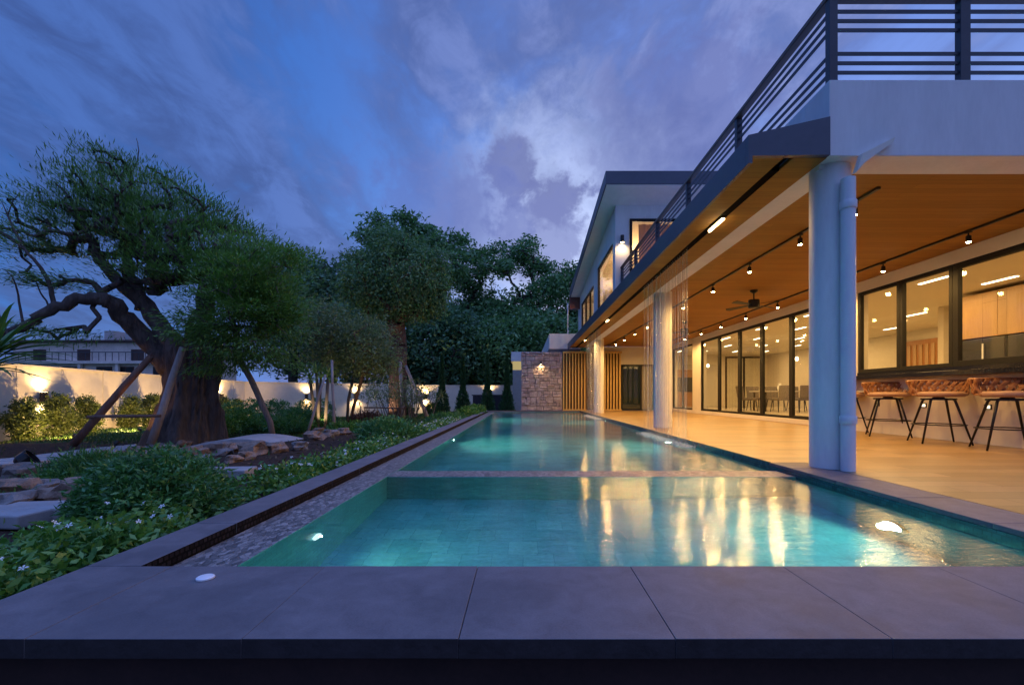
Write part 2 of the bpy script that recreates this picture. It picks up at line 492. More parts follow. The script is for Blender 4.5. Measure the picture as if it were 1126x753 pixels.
def pebblemat():
    m, nt, out = newmat('grey_pebble_mosaic')
    p = N(nt, 'ShaderNodeBsdfPrincipled')
    v = objco(nt, (1.0, 0.5, 1.0))
    vo = N(nt, 'ShaderNodeTexVoronoi'); vo.inputs['Scale'].default_value = 52; L(nt, v, vo.inputs['Vector'])
    ve = N(nt, 'ShaderNodeTexVoronoi'); ve.feature = 'DISTANCE_TO_EDGE'; ve.inputs['Scale'].default_value = 52; L(nt, v, ve.inputs['Vector'])
    sx = N(nt, 'ShaderNodeSeparateColor'); L(nt, vo.outputs['Color'], sx.inputs[0])
    c = ramp(nt, sx.outputs[0], [(0.0, (0.09, 0.085, 0.085)), (0.5, (0.21, 0.195, 0.19)), (1.0, (0.36, 0.335, 0.325))])
    e = ramp(nt, ve.outputs['Distance'], [(0.0, 0.5), (0.1, 1.0)])
    L(nt, mixc(nt, 1.0, c, e, 'MULTIPLY'), p.inputs['Base Color'])
    p.inputs['Roughness'].default_value = 0.35
    L(nt, bump(nt, e, 0.6, 0.006), p.inputs['Normal'])
    L(nt, p.outputs[0], out.inputs[0])
    return m
M['pebble'] = pebblemat()

def watermat():
    m, nt, out = newmat('pool_water')
    v = objco(nt, (1.0, 1.0, 1.0))
    w1 = noise(nt, objco(nt, (0.6, 1.4, 1.0)), 5.0, 3, 0.5, 0.4)
    w2 = noise(nt, objco(nt, (0.6, 1.5, 1.0)), 17.0, 4, 0.6, 0.5)
    h = math_n(nt, 'ADD', math_n(nt, 'MULTIPLY', w1, 0.5), math_n(nt, 'MULTIPLY', w2, 0.5))
    nb = bump(nt, h, 0.5, 0.0095)
    nr = bump(nt, w1, 0.4, 0.008)
    fr = N(nt, 'ShaderNodeFresnel'); fr.inputs['IOR'].default_value = 1.333; L(nt, nr, fr.inputs['Normal'])
    g = N(nt, 'ShaderNodeBsdfGlossy'); g.inputs['Roughness'].default_value = 0.085; L(nt, nb, g.inputs['Normal'])
    g.inputs[0].default_value = (1, 1, 1, 1)
    r = N(nt, 'ShaderNodeBsdfRefraction'); r.inputs['IOR'].default_value = 1.333; r.inputs['Roughness'].default_value = 0.02
    r.inputs[0].default_value = (0.82, 0.98, 0.96, 1); L(nt, nr, r.inputs['Normal'])
    mx = N(nt, 'ShaderNodeMixShader')
    L(nt, fr.outputs[0], mx.inputs[0]); L(nt, r.outputs[0], mx.inputs[1]); L(nt, g.outputs[0], mx.inputs[2])
    L(nt, mx.outputs[0], out.inputs[0])
    return m
M['water'] = watermat()

def strandmat():
    m, nt, out = newmat('falling_water_strands')
    t = N(nt, 'ShaderNodeBsdfTransparent'); t.inputs[0].default_value = (0.97, 0.98, 1, 1)
    g = N(nt, 'ShaderNodeBsdfGlossy'); g.inputs['Roughness'].default_value = 0.18
    d = N(nt, 'ShaderNodeBsdfTranslucent'); d.inputs[0].default_value = (0.85, 0.87, 0.9, 1)
    a = N(nt, 'ShaderNodeMixShader'); a.inputs[0].default_value = 0.45
    L(nt, g.outputs[0], a.inputs[1]); L(nt, d.outputs[0], a.inputs[2])
    mx = N(nt, 'ShaderNodeMixShader'); mx.inputs[0].default_value = 0.15
    L(nt, t.outputs[0], mx.inputs[1]); L(nt, a.outputs[0], mx.inputs[2])
    L(nt, mx.outputs[0], out.inputs[0])
    return m
M['strand'] = strandmat()

M['lens_warm'] = emis('warm_lamp_lens', (1.0, 0.72, 0.34), 160)
M['lens_soft'] = emis('warm_lamp_soft', (1.0, 0.72, 0.36), 28)
M['tube'] = emis('warm_tube', (1.0, 0.72, 0.34), 24)
M['strip'] = emis('interior_light_strip', (1.0, 0.8, 0.5), 9)
M['pool_lens_dim'] = emis('dim_pool_lamp_lens', (0.7, 0.95, 1.0), 1.6)
M['pool_lens'] = emis('pool_lamp_lens', (0.75, 1.0, 0.97), 26)
M['step_lens'] = emis('step_lamp_lens', (1.0, 0.8, 0.5), 2.2)

LF = {}
LF['feather'] = leafmat('feathery_tree_leaves', (0.068, 0.145, 0.043), (0.121, 0.244, 0.068), (0.218, 0.352, 0.097), 0.35)
LF['bright'] = leafmat('bright_feathery_leaves', (0.080, 0.180, 0.040), (0.150, 0.279, 0.059), (0.239, 0.378, 0.089), 0.35)
LF['ficus'] = leafmat('ficus_leaves', (0.068, 0.157, 0.063), (0.141, 0.267, 0.100), (0.251, 0.391, 0.157), 0.25)
LF['back'] = leafmat('background_leaves', (0.059, 0.146, 0.066), (0.130, 0.276, 0.109), (0.240, 0.440, 0.164), 0.25)
LF['back_dark'] = leafmat('dark_background_leaves', (0.049, 0.117, 0.064), (0.098, 0.214, 0.109), (0.196, 0.367, 0.158), 0.2)
LF['olive'] = leafmat('olive_green_leaves', (0.108, 0.151, 0.059), (0.194, 0.247, 0.097), (0.300, 0.355, 0.151), 0.3)
LF['hedge'] = leafmat('hedge_leaves', (0.043, 0.129, 0.025), (0.097, 0.246, 0.047), (0.192, 0.386, 0.086), 0.25)
LF['hedge_dark'] = leafmat('dark_shrub_leaves', (0.037, 0.120, 0.037), (0.081, 0.226, 0.063), (0.147, 0.346, 0.094), 0.25)
LF['cypress'] = leafmat('cypress_needles', (0.023, 0.070, 0.027), (0.047, 0.121, 0.043), (0.078, 0.176, 0.058), 0.15)
LF['yellow'] = leafmat('wall_shrub_leaves', (0.055, 0.083, 0.020), (0.094, 0.127, 0.031), (0.143, 0.176, 0.050), 0.3)
LF['dracaena'] = leafmat('strap_leaves', (0.050, 0.118, 0.034), (0.101, 0.202, 0.050), (0.168, 0.286, 0.084), 0.3)
LF['red'] = leafmat('reddish_leaves', (0.08, 0.03, 0.02), (0.13, 0.05, 0.035), (0.10, 0.09, 0.04), 0.25)
LF['grass'] = leafmat('lawn_blades', (0.025, 0.06, 0.012), (0.045, 0.10, 0.02), (0.075, 0.14, 0.03), 0.3)

# ------------------------------------------------------------------ world, sun, camera
SUN_EL, SUN_AZ = R(1.5), R(-28)       # the sun is just down behind the far trees
w = bpy.data.worlds.new('World'); SC.world = w; w.use_nodes = True
nt = w.node_tree; nt.nodes.clear()
wo = N(nt, 'ShaderNodeOutputWorld'); bg = N(nt, 'ShaderNodeBackground')
sky = N(nt, 'ShaderNodeTexSky', sky_type='NISHITA'); sky.sun_disc = False
sky.sun_elevation = SUN_EL; sky.sun_rotation = R(8); sky.air_density = 1.0; sky.dust_density = 0.6; sky.ozone_density = 3.0
tc = N(nt, 'ShaderNodeTexCoord')
sep = N(nt, 'ShaderNodeSeparateXYZ'); L(nt, tc.outputs['Generated'], sep.inputs[0])
X_, Y_, Z_ = sep.outputs[0], sep.outputs[1], sep.outputs[2]
def smooth(x, a, b):
    n = N(nt, 'ShaderNodeMapRange', interpolation_type='SMOOTHSTEP'); n.inputs[1].default_value = a; n.inputs[2].default_value = b
    L(nt, x, n.inputs[0]); return n.outputs[0]
lr = smooth(X_, -0.75, 0.42)
deep = mixc(nt, lr, (0.012, 0.10, 0.40), (0.13, 0.22, 0.60))
low = mixc(nt, lr, (0.036, 0.15, 0.51), (0.265, 0.395, 0.78))
base = mixc(nt, smooth(Z_, 0.10, 0.62), low, deep)
# soft high cloud, drawn out by perspective
den = math_n(nt, 'ADD', math_n(nt, 'MAXIMUM', Z_, 0.0), 0.28)
cb = N(nt, 'ShaderNodeCombineXYZ')
L(nt, math_n(nt, 'DIVIDE', X_, den), cb.inputs[0]); L(nt, math_n(nt, 'DIVIDE', Y_, den), cb.inputs[1])
mp = N(nt, 'ShaderNodeMapping'); mp.inputs['Rotation'].default_value = (0, 0, R(35)); mp.inputs['Scale'].default_value = (1.0, 0.62, 1); mp.inputs['Location'].default_value = (0.35, 0.2, 0)
L(nt, cb.outputs[0], mp.inputs[0])
c1 = noise(nt, mp.outputs[0], 1.35, 8, 0.56, 0.7)
c2 = noise(nt, mp.outputs[0], 3.4, 8, 0.6, 0.6)
c3 = noise(nt, mp.outputs[0], 9.0, 7, 0.62, 0.8)
cm = math_n(nt, 'ADD', math_n(nt, 'MULTIPLY', c1, 0.6), math_n(nt, 'ADD', math_n(nt, 'MULTIPLY', c2, 0.27), math_n(nt, 'MULTIPLY', c3, 0.13)))
cm = math_n(nt, 'ADD', cm, math_n(nt, 'MULTIPLY', lr, 0.03))
cf = ramp(nt, cm, [(0.42, 0.0), (0.55, 0.95)], 'EASE')
ccol = mixc(nt, lr, (0.038, 0.072, 0.235), (0.088, 0.122, 0.315))
lit = math_n(nt, 'ADD', math_n(nt, 'MULTIPLY', c2, 0.6), math_n(nt, 'MULTIPLY', c3, 0.4))
ccol = mixc(nt, smooth(lit, 0.44, 0.62), ccol, mixc(nt, lr, (0.052, 0.117, 0.375), (0.195, 0.24, 0.505)))
skyc = mixc(nt, cf, base, ccol)
# a bright gap and the dark cumulus near the horizon ahead
def dirblob(px, py, rad, soft=0.5, sq=1.0):
    d = Vector(((px - VX) / F, 1.0, (VY - py) / F)).normalized()
    dx = math_n(nt, 'SUBTRACT', X_, d.x); dz = math_n(nt, 'MULTIPLY', math_n(nt, 'SUBTRACT', Z_, d.z), sq)
    r = math_n(nt, 'SQRT', math_n(nt, 'ADD', math_n(nt, 'MULTIPLY', dx, dx), math_n(nt, 'MULTIPLY', dz, dz)))
    back = smooth(Y_, -0.1, 0.2)
    return math_n(nt, 'MULTIPLY', math_n(nt, 'MULTIPLY_ADD', r, -1.0 / rad, 1.0, clamp=False), back)
n3 = noise(nt, tc.outputs['Generated'], 9.0, 7, 0.6, 0.3)
n4 = noise(nt, tc.outputs['Generated'], 26.0, 5, 0.6, 0.2)
nn = math_n(nt, 'ADD', math_n(nt, 'MULTIPLY', math_n(nt, 'SUBTRACT', n3, 0.5), 2.4), math_n(nt, 'MULTIPLY', math_n(nt, 'SUBTRACT', n4, 0.5), 2.0))
glow = smooth(math_n(nt, 'MULTIPLY_ADD', nn, 0.25, dirblob(612, 262, 0.30)), 0.0, 0.95)
skyc = mixc(nt, math_n(nt, 'MULTIPLY', glow, 0.95), skyc, (0.48, 0.57, 0.86))
def dark(px, py, rad, amt, col, sq=1.0, a=0.06, b=0.42, k=0.5):
    global skyc
    f = smooth(math_n(nt, 'MULTIPLY_ADD', nn, k, dirblob(px, py, rad, sq=sq)), a, b)
    skyc = mixc(nt, math_n(nt, 'MULTIPLY', f, amt), skyc, col)
dark(563, 192, 0.072, 0.8, (0.105, 0.12, 0.30), b=0.5, k=0.6)
dark(608, 218, 0.094, 0.85, (0.11, 0.125, 0.31), sq=1.3, b=0.5, k=0.6)
dark(588, 262, 0.14, 0.75, (0.14, 0.165, 0.38), b=0.5, k=0.6)
dark(535, 245, 0.12, 0.5, (0.13, 0.165, 0.41), k=0.6)
dark(735, 145, 0.22, 0.6, (0.105, 0.125, 0.33), sq=1.5, a=0.0, b=0.6, k=0.7)
dark(480, 235, 0.18, 0.5, (0.085, 0.115, 0.34), sq=1.4, a=0.0, b=0.6, k=0.7)
ns = N(nt, 'ShaderNodeVectorMath', operation='SCALE'); ns.inputs['Scale'].default_value = 0.03
L(nt, sky.outputs[0], ns.inputs[0])
tot = mixc(nt, 1.0, skyc, ns.outputs[0], 'ADD')
zen = math_n(nt, 'MULTIPLY_ADD', smooth(Z_, 0.66, 0.92), 2.2, 1.0)  # unseen zenith and rear sky brightened to add light on the foliage
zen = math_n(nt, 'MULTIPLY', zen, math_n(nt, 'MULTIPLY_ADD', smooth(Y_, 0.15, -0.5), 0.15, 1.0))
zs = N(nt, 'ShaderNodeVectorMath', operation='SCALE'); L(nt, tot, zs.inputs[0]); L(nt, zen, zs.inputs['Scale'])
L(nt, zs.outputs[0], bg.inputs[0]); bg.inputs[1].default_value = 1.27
L(nt, bg.outputs[0], wo.inputs[0])

sd = bpy.data.lights.new('Sun', 'SUN'); sd.energy = 0.04; sd.angle = R(20); sd.color = (1.0, 0.85, 0.8)
so = bpy.data.objects.new('Sun', sd); COL.objects.link(so)
so.rotation_euler = (R(82), 0, R(172))

cd = bpy.data.cameras.new('Camera'); cam = bpy.data.objects.new('Camera', cd); COL.objects.link(cam)
cam.location = (0, 0, CAMH); cam.rotation_euler = (R(90), 0, 0)
cd.sensor_width = 36; cd.sensor_fit = 'HORIZONTAL'; cd.lens = 36 * F / 1126
cd.shift_x = -(VX - 563) / 1126; cd.shift_y = (VY - 376.5) / 1126
cd.clip_start = 0.05; cd.clip_end = 1500
SC.camera = cam


def spot(loc, power, col=(1, 0.6, 0.26), size=120, blend=0.6, radius=0.04, d=(0, 0, -1), parent=None):
    l = bpy.data.lights.new('lamp', 'SPOT'); l.energy = power; l.color = col; l.spot_size = R(size); l.spot_blend = blend; l.shadow_soft_size = radius
    o = bpy.data.objects.new('lamp', l); COL.objects.link(o)
    p = Vector(loc)
    if parent is not None:
        p = p - world_loc(parent); o.parent = parent
    o.location = p
    o.rotation_euler = Vector(d).to_track_quat('-Z', 'Y').to_euler()
    return o


def point(loc, power, col=(1, 0.6, 0.26), radius=0.05):
    l = bpy.data.lights.new('lamp', 'POINT'); l.energy = power; l.color = col; l.shadow_soft_size = radius
    o = bpy.data.objects.new('lamp', l); COL.objects.link(o); o.location = loc
    return o


def area(loc, power, sx, sy, col=(1, 0.75, 0.42), d=(0, 0, -1)):
    l = bpy.data.lights.new('lamp', 'AREA'); l.energy = power; l.color = col; l.shape = 'RECTANGLE'; l.size = sx; l.size_y = sy
    o = bpy.data.objects.new('lamp', l); COL.objects.link(o); o.location = loc
    o.rotation_euler = Vector(d).to_track_quat('-Z', 'Y').to_euler()
    return o


WARM = (1.0, 0.57, 0.17)
# ------------------------------------------------------------------ ground
def gz(x, y):
    """garden level: just under the coping by the pool, lower towards the walls, a low rockery mound"""
    t = min(1, max(0, (-x - 1.9) / 6.0)); t = t * t * (3 - 2 * t)
    z = -0.16 - 0.34 * t
    z += 0.16 * math.exp(-(((x + 4.6) / 1.3) ** 2 + ((y - 7.4) / 2.2) ** 2))
    z += 0.05 * math.sin(x * 1.3 + 0.6) * math.sin(y * 0.9 + x * 0.4)
    if y > 18: z -= 0.12 * min(1, (y - 18) / 8)
    return z


def ground():
    xs = [-400, -200, -100, -60, -40, -30] + list(np.arange(-24, -1.69, 0.4)) + [-1.7, 0, 2, 4, 8, 13, 20, 40, 100, 200, 400]
    ys = [-200, -60, -20, -6, -2, 0, 1.35] + list(np.arange(1.8, 32, 0.5)) + [20.62, 34, 40, 50, 80, 140, 300, 600]
    xs = sorted(set(round(float(v), 3) for v in xs)); ys = sorted(set(round(float(v), 3) for v in ys))
    mb = MB(); idx = {}
    for j, y in enumerate(ys):
        for i, x in enumerate(xs):
            idx[i, j] = len(mb.v)
            z = gz(x, y) if x <= -1.69 else -0.62
            if x > -1.69 and y < 1.36: z = -0.62
            mb.v.append((x, y, z))
    for j in range(len(ys) - 1):
        for i in range(len(xs) - 1):
            cx, cy = (xs[i] + xs[i + 1]) / 2, (ys[j] + ys[j + 1]) / 2
            if -1.7 < cx < 13 and 1.35 < cy < 20.62: continue
            mb.f.append((idx[i, j], idx[i + 1, j], idx[i + 1, j + 1], idx[i, j + 1])); mb.m.append(0)
    return tag(mb.build('ground', M['soil'], smooth=True), kind='structure')
ground()

# ------------------------------------------------------------------ pool
XL0, XL1, XS, XR, XR2 = -1.742, -1.525, -1.245, 2.50, 2.87     # coping out / in, shelf edge, right wall, right coping out
YN0, YN1, YF = 1.271, 1.813, 20.0                               # near coping out / in, far edge
WZ = -0.066
DEP = -0.92
pool = thing('swimming_pool', 'long turquoise swimming pool with grey stone coping beside the lit terrace', 'swimming pool', (0.5, 10, 0))
# coping slabs, laid as separate stones with open joints
mb = MB()
jx = [-3.0 + 0.607 * k - 0.18 + 0.0 for k in range(0, 12)]
jx = [-0.18 + 0.607 * k for k in range(-2, 9)]
edges = [XL0] + [x for x in jx if XL0 + 0.1 < x < 6.2] + [6.2]
for a, b in zip(edges[:-1], edges[1:]):
    dz = random.uniform(-0.0008, 0.0008)
    mb.box(a + 0.001, b - 0.001, YN0, YN1, -0.056 + dz, 0.0 + dz)
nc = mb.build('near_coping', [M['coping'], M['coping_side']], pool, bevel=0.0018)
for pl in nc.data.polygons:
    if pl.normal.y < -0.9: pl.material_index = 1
mb = MB()
y = YN1 + 0.004
while y < YF + 0.3:
    y2 = min(y + 0.607, YF + 0.32)
    dz = random.uniform(-0.0008, 0.0008)
    mb.box(XL0, XL1, y, y2 - 0.0022, -0.055 + dz, 0.0 + dz); y = y2
scp = mb.build('side_coping', [M['coping'], M['gutter']], pool, bevel=0.003)
for pl in scp.data.polygons:
    if pl.normal.x > 0.9: pl.material_index = 1
mb = MB()
y = YN1 + 0.004
while y < 4.5:
    y2 = min(y + 0.607, 4.62)
    dz = random.uniform(-0.0008, 0.0008)
    mb.box(XR, XR2 - 0.003, y, y2 - 0.0036, -0.03 + dz, 0.0 + dz); y = y2
mb.build('side_coping', M['coping'], pool, bevel=0.004)
mb = MB()
x = XL1 + 0.004
while x < 6.4:
    x2 = min(x + 0.607, 6.45)
    mb.box(x, x2 - 0.0036, YF, YF + 0.16, -0.055, 0.0); x = x2
mb2 = MB(); mb2.box(XR, XR + 0.02, 4.621, YF - 0.002, -0.031, 0.003)
mb2.build('edge_trim', M['waterline'], pool)
mb.build('far_coping', M['coping'], pool, bevel=0.004)
# structure under the coping
MB().box(XL0 + 0.03, 6.2, YN0 + 0.06, YN1 - 0.01, -0.9, -0.0575).build('plinth', M['plinth'], pool)
MB().box(XL0 + 0.03, XL1 - 0.004, YN1 - 0.01, YF + 0.3, -0.9, -0.0565).build('side_wall', M['gutter'], pool)
# basin: floor, walls, shelf, divider (each a solid)
MB().box(XL1, XR + 0.1, YN1 - 0.012, YF + 0.1, DEP - 0.1, DEP).build('basin_floor', M['pool_floor'], pool)
MB().box(XL1 - 0.003, XS, YN1 - 0.011, YF - 0.002, DEP, WZ + 0.003).build('overflow_shelf', [M['pool_wall_x'], M['pebble']], pool)
sh = bpy.data.objects['overflow_shelf']
for pl in sh.data.polygons:
    if pl.normal.z > 0.9: pl.material_index = 1
MB().box(XR, XR + 0.3, YN1 - 0.012, YF, DEP, -0.0315).build('terrace_side_wall', M['waterline'], pool)
MB().box(XL1, XR + 0.3, YF, YF + 0.15, DEP, -0.0565).build('far_wall', M['pool_wall_y'], pool)
MB().box(XS + 0.002, XR - 0.002, YN1 - 0.008, YN1 + 0.002, DEP + 0.001, -0.058).build('near_wall', M['pool_wall_y'], pool)
mb = MB(); mb.box(XS + 0.001, XR - 0.001, 4.16, 4.48, DEP + 0.001, WZ + 0.0025)
dv = mb.build('divider', [M['pool_wall_y'], M['pebble']], pool, bevel=0.004)
for pl in dv.data.polygons:
    if pl.normal.z > 0.9: pl.material_index = 1
# deep side of the basin walls below the dark waterline tile
MB().box(XR - 0.006, XR, YN1 + 0.003, 4.158, DEP + 0.002, -0.20).build('wall_tiling', M['pool_wall_x'], pool)
MB().box(XR - 0.006, XR, 4.482, YF - 0.003, DEP + 0.002, -0.20).build('wall_tiling', M['pool_wall_x'], pool)

# water
mb = MB()
mb.add([(XS - 0.05, YN1 + 0.0025, WZ), (XR - 0.001, YN1 + 0.0025, WZ), (XR - 0.001, YF - 0.001, WZ), (XS - 0.05, YF - 0.001, WZ)], [(0, 1, 2, 3)])
tag(mb.build('pool_water', M['water']), kind='structure')


def pool_light(loc, d, label, power, r=0.085):
    """round underwater lamp: bezel ring and bright lens, facing d"""
    t = thing('underwater_light', label, 'pool light', loc, group='underwater lights in the pool')
    q = Vector(d).to_track_quat('Z', 'Y').to_matrix()
    for nm, prof, m in (('bezel', [(r * 1.25, 0.0), (r * 1.25, 0.012), (r * 1.02, 0.02), (r * 1.0, 0.012)], M['stainless']), ('lens', [(r, 0.003), (r, 0.014), (r * 0.6, 0.022)], M['pool_lens'] if r > 0.05 else M['pool_lens_dim'])):
        if r < 0.05 and nm == 'bezel': continue
        b = MB(); b.lathe(prof, n=28)
        b.v = [tuple(q @ Vector(v)) for v in b.v]
        b.build(nm, m, t, smooth=False, local=True)
    p = Vector(loc) + Vector(d) * (0.06 if r > 0.05 else 0.03)
    spot(p, power, (0.72, 1.0, 0.84), 165, 0.8, 0.05 if r > 0.05 else 0.008, d, parent=t)


pool_light((XR - 0.007, 3.05, -0.62), (-1, 0, 0.0), 'bright oval underwater lamp in the near basin wall beside the terrace', 85)
pool_light((XR - 0.007, 7.6, -0.42), (-1, 0, 0.0), 'underwater lamp glowing below the nearer water curtain', 75)
pool_light((XR - 0.007, 13.6, -0.30), (-1, 0, 0.0), 'small underwater lamp farthest along the terrace wall', 75)
pool_light((XR - 0.007, 17.2, -0.42), (-1, 0, 0.0), 'underwater lamp below the farther water curtain', 60)
pool_light((XS + 0.006, 2.72, -0.40), (1, 0, 0.0), 'small dim underwater lamp on the garden side of the near basin', 14, 0.045)
pool_light((XS + 0.006, 8.0, -0.42), (1, 0, 0.0), 'underwater lamp in the garden side wall of the long basin', 150)
pool_light((XS + 0.006, 14.5, -0.42), (1, 0, 0.0), 'underwater lamp at the far garden side of the long basin', 150)

mb = MB(); mb.lathe([(0.030, 0.0), (0.030, 0.005), (0.025, 0.008), (0.0005, 0.010)], c=(-1.18, 1.69, 0.001), n=28)
tag(mb.build('marker_disc', M['disc_white'], smooth=False), 'small round white disc set on the near left coping', 'marker')  # flat white disc taken for an LED marker, drawn without glow

# ------------------------------------------------------------------ terrace floor
mb = MB()
mb.box(XR2, 6.55, YN1 + 0.003, 20.3, -0.3, 0.0)
mb.box(XR + 0.001, XR2, YN1 + 0.003, 4.62, -0.3, -0.032)
mb.box(XR + 0.022, XR2, 4.621, YF - 0.004, -0.3, 0.0)
tag(mb.build('terrace_floor', M['terrace']), kind='structure')

# ------------------------------------------------------------------ house
house = thing('house', 'white modern two storey house with glazed ground floor opening on the terrace', 'house', (6.5, 12, 0))
Y0 = 4.05
XB0, XB1 = 2.73, 3.0
ZB, ZT = 2.81, 3.487
XG = 6.5
# terrace roof slab and perimeter beam
mb = MB()
mb.box(XB0, 13.0, Y0, Y0 + 0.34, ZB, ZT)
mb.build('front_beam', M['white'], house, bevel=0.006)
mb = MB()
mb.box(XB0 + 0.001, XB1, Y0 + 0.341, 20.4, ZB + 0.001, ZT)
mb.build('side_beam', M['white'], house, bevel=0.006)
MB().box(XB1 + 0.001, 13.0, Y0 + 0.342, 20.39, 3.05, ZT - 0.003).build('roof_slab', M['white'], house)
MB().box(XB1 + 0.001, XG - 0.001, Y0 + 0.342, 20.39, 2.86, 2.92).build('terrace_ceiling', M['ceiling_wood'], house)
# round columns
for nm, yy in (('column', 4.31), ('column', 9.58), ('column', 17.6)):
    cr_, cx_ = (0.168, 2.908) if yy < 5 else (0.186, 2.945)
    mb = MB(); mb.lathe([(cr_, 0.002), (cr_, ZB + 0.03)], c=(cx_, yy, 0), n=48)
    mb.build('column', M['column'], house, smooth=True, auto=True)
# gusset where the corner column meets the slab
mb = MB(); mb.prism([(2.735, 2.765), (2.735, 2.808), (2.90, 2.808), (2.78, 2.765)], 'y', 4.2, 4.26)
mb.build('bracket', M['white'], house)
# downpipe in front of the corner column
dp = thing('downpipe', 'pale grey round drainpipe running down the front of the corner column', 'drainpipe', (2.915, 4.075, 0))
mb = MB(); mb.tube([(2.915, 4.075, 0.003), (2.915, 4.075, 2.62)], 0.058, 24)
mb.build('pipe', M['pipe'], dp, smooth=True, auto=True)
for z in (0.46, 2.38):
    mb = MB(); mb.lathe([(0.066, -0.035), (0.068, -0.03), (0.068, 0.03), (0.066, 0.035)], c=(2.915, 4.075, z), n=24)
    mb.build('coupling', M['pipe'], dp, smooth=True, auto=True)
mb = MB(); mb.hexa([(2.975, 4.03, 2.62), (3.085, 4.03, 2.62), (3.085, 4.14, 2.62), (2.975, 4.14, 2.62), (2.975, 3.9, 2.86), (3.29, 3.9, 3.0), (3.29, 4.045, 3.0), (2.975, 4.045, 2.86)])
mb = MB(); mb.prism([(2.93, 2.64), (3.0, 2.72), (3.25, 2.90), (3.27, 2.945), (2.98, 2.80)], 'y', 3.99, 4.046)
mb.build('spout', M['cream'], dp)

# glazed wall at X = 6.5 : kerb, lintel, piers, doors, bar windows
ZK, ZH = 0.118, 2.66
MB().box(XG - 0.03, XG + 0.12, 9.0, 20.4, 0.002, ZK).build('threshold', M['cream'], house, bevel=0.006)
MB().box(XG, XG + 0.2, Y0 + 0.342, 20.4, ZH, 2.858).build('lintel', M['cream'], house)
MB().box(XG - 0.012, XG + 0.2, 16.6, 17.4, ZK + 0.001, ZH - 0.001).build('pier', M['cream'], house)
MB().box(XG - 0.012, XG + 0.2, 8.82, 9.28, 0.001, ZH - 0.001).build('pier', M['cream'], house)
MB().box(XG - 0.012, XG + 0.2, 19.72, 20.4, ZK + 0.001, ZH - 0.001).build('pier', M['cream'], house)


def glazing(name, y0, y1, z0, z1, fw=0.055, x=XG, transom=None, parent=house, glass='glass', dep=0.07, handle=None):
    mb = MB()
    mb.box(x, x + dep, y0, y0 + fw, z0, z1); mb.box(x, x + dep, y1 - fw, y1, z0, z1)
    mb.box(x + 0.001, x + dep - 0.001, y0 + fw, y1 - fw, z0, z0 + fw); mb.box(x + 0.001, x + dep - 0.001, y0 + fw, y1 - fw, z1 - fw, z1)
    f = mb.build(name, M['frame'], parent, bevel=0.003)
    MB().box(x + dep * 0.45, x + dep * 0.45 + 0.010, y0 + fw, y1 - fw, z0 + fw, z1 - fw).build('pane', M[glass], f)
    if transom:
        MB().box(x + 0.004, x + dep - 0.004, y0 + fw, y1 - fw, transom, transom + 0.045).build('transom', M['frame'], f)
    if handle:
        MB().box(x - 0.035, x - 0.012, handle, handle + 0.03, 1.0, 1.35).build('handle', M['black'], f, bevel=0.004)
    return f


yd = [17.4, 18.57, 19.72]
for a, b in zip(yd[:-1], yd[1:]): glazing('sliding_door', a + 0.002, b - 0.002, ZK + 0.002, ZH - 0.002)
yd = [9.28, 9.9, 11.05, 12.4, 13.7, 15.1, 16.6]
for k, (a, b) in enumerate(zip(yd[:-1], yd[1:])):
    glazing('sliding_door', a + 0.002, b - 0.002, ZK + 0.002, ZH - 0.002, fw=0.075 if k % 2 else 0.06, handle=(b - 0.06 if k == 2 else None))
yw = [4.75, 5.8, 6.88, 7.85, 8.82]
for k, (a, b) in enumerate(zip(yw[:-1], yw[1:])):
    glazing('bar_window', a + 0.002, b - 0.002, 1.11, ZH - 0.002, fw=0.085 if k == 1 else 0.062)
# bar wall and counter
MB().box(XG - 0.10, XG + 0.19, 4.4, 8.815, 0.001, 0.965).build('bar_wall', M['cream'], house)
MB().box(6.12, XG + 0.2, 4.4, 8.95, 0.968, 1.035).build('bar_counter', M['counter'], house, bevel=0.004)
MB().box(XG - 0.02, XG + 0.19, 4.4, 8.815, 1.037, 1.109).build('bar_upstand', M['counter'], house)
# interior shell
mb = MB(); mb.box(XG + 0.2, 13.0, 4.4, 24.0, -0.2, 0.1); mb.build('room_floor', M['int_floor'], house)
MB().box(XG + 0.2, 13.0, 4.4, 24.0, 2.78, 2.85).build('room_ceiling', M['int_ceil'], house)
MB().box(12.8, 13.0, 4.4, 24.0, 0.1, 2.78).build('room_wall', M['int_wall'], house)
MB().box(XG + 0.2, 12.8, 23.8, 24.0, 0.1, 2.78).build('room_wall', M['int_wall'], house)
MB().box(XG + 0.2, 12.8, 4.4, 4.6, 0.1, 2.78).build('room_wall', M['int_wall'], house)
MB().box(9.9, 12.8, 10.7, 10.85, 0.1, 2.78).build('room_wall', M['int_wall'], house)
MB().box(XG + 0.2, 9.0, 17.42, 17.5, 0.101, 0.1015).build('room_rug', M['int_floor'], house) if False else None
# back wall of the terrace
MB().box(3.0, 6.48, 20.42, 20.6, 0.0, 2.86).build('terrace_end_wall', M['cream'], house)
MB().box(1.76, 3.0, 20.42, 20.6, 0.0, 2.61).build('terrace_end_wall', M['cream'], house)
f = MB()
f.box(4.40, 4.46, 20.33, 20.415, 0.02, 2.05); f.box(5.26, 5.32, 20.33, 20.415, 0.02, 2.05); f.box(5.78, 5.84, 20.33, 20.415, 0.02, 2.05)
f.box(4.46, 5.26, 20.331, 20.414, 0.02, 0.08); f.box(4.46, 5.26, 20.331, 20.414, 1.99, 2.05); f.box(5.32, 5.78, 20.331, 20.414, 1.99, 2.05)
fr = f.build('glass_door', M['frame'], house)
MB().box(4.46, 5.26, 20.36, 20.41, 0.08, 1.99).build('pane', pbr('dark_reflecting_glass', (0.012, 0.022, 0.022), 0.04, var=0.1, bmp=0, spec=0.8), fr)
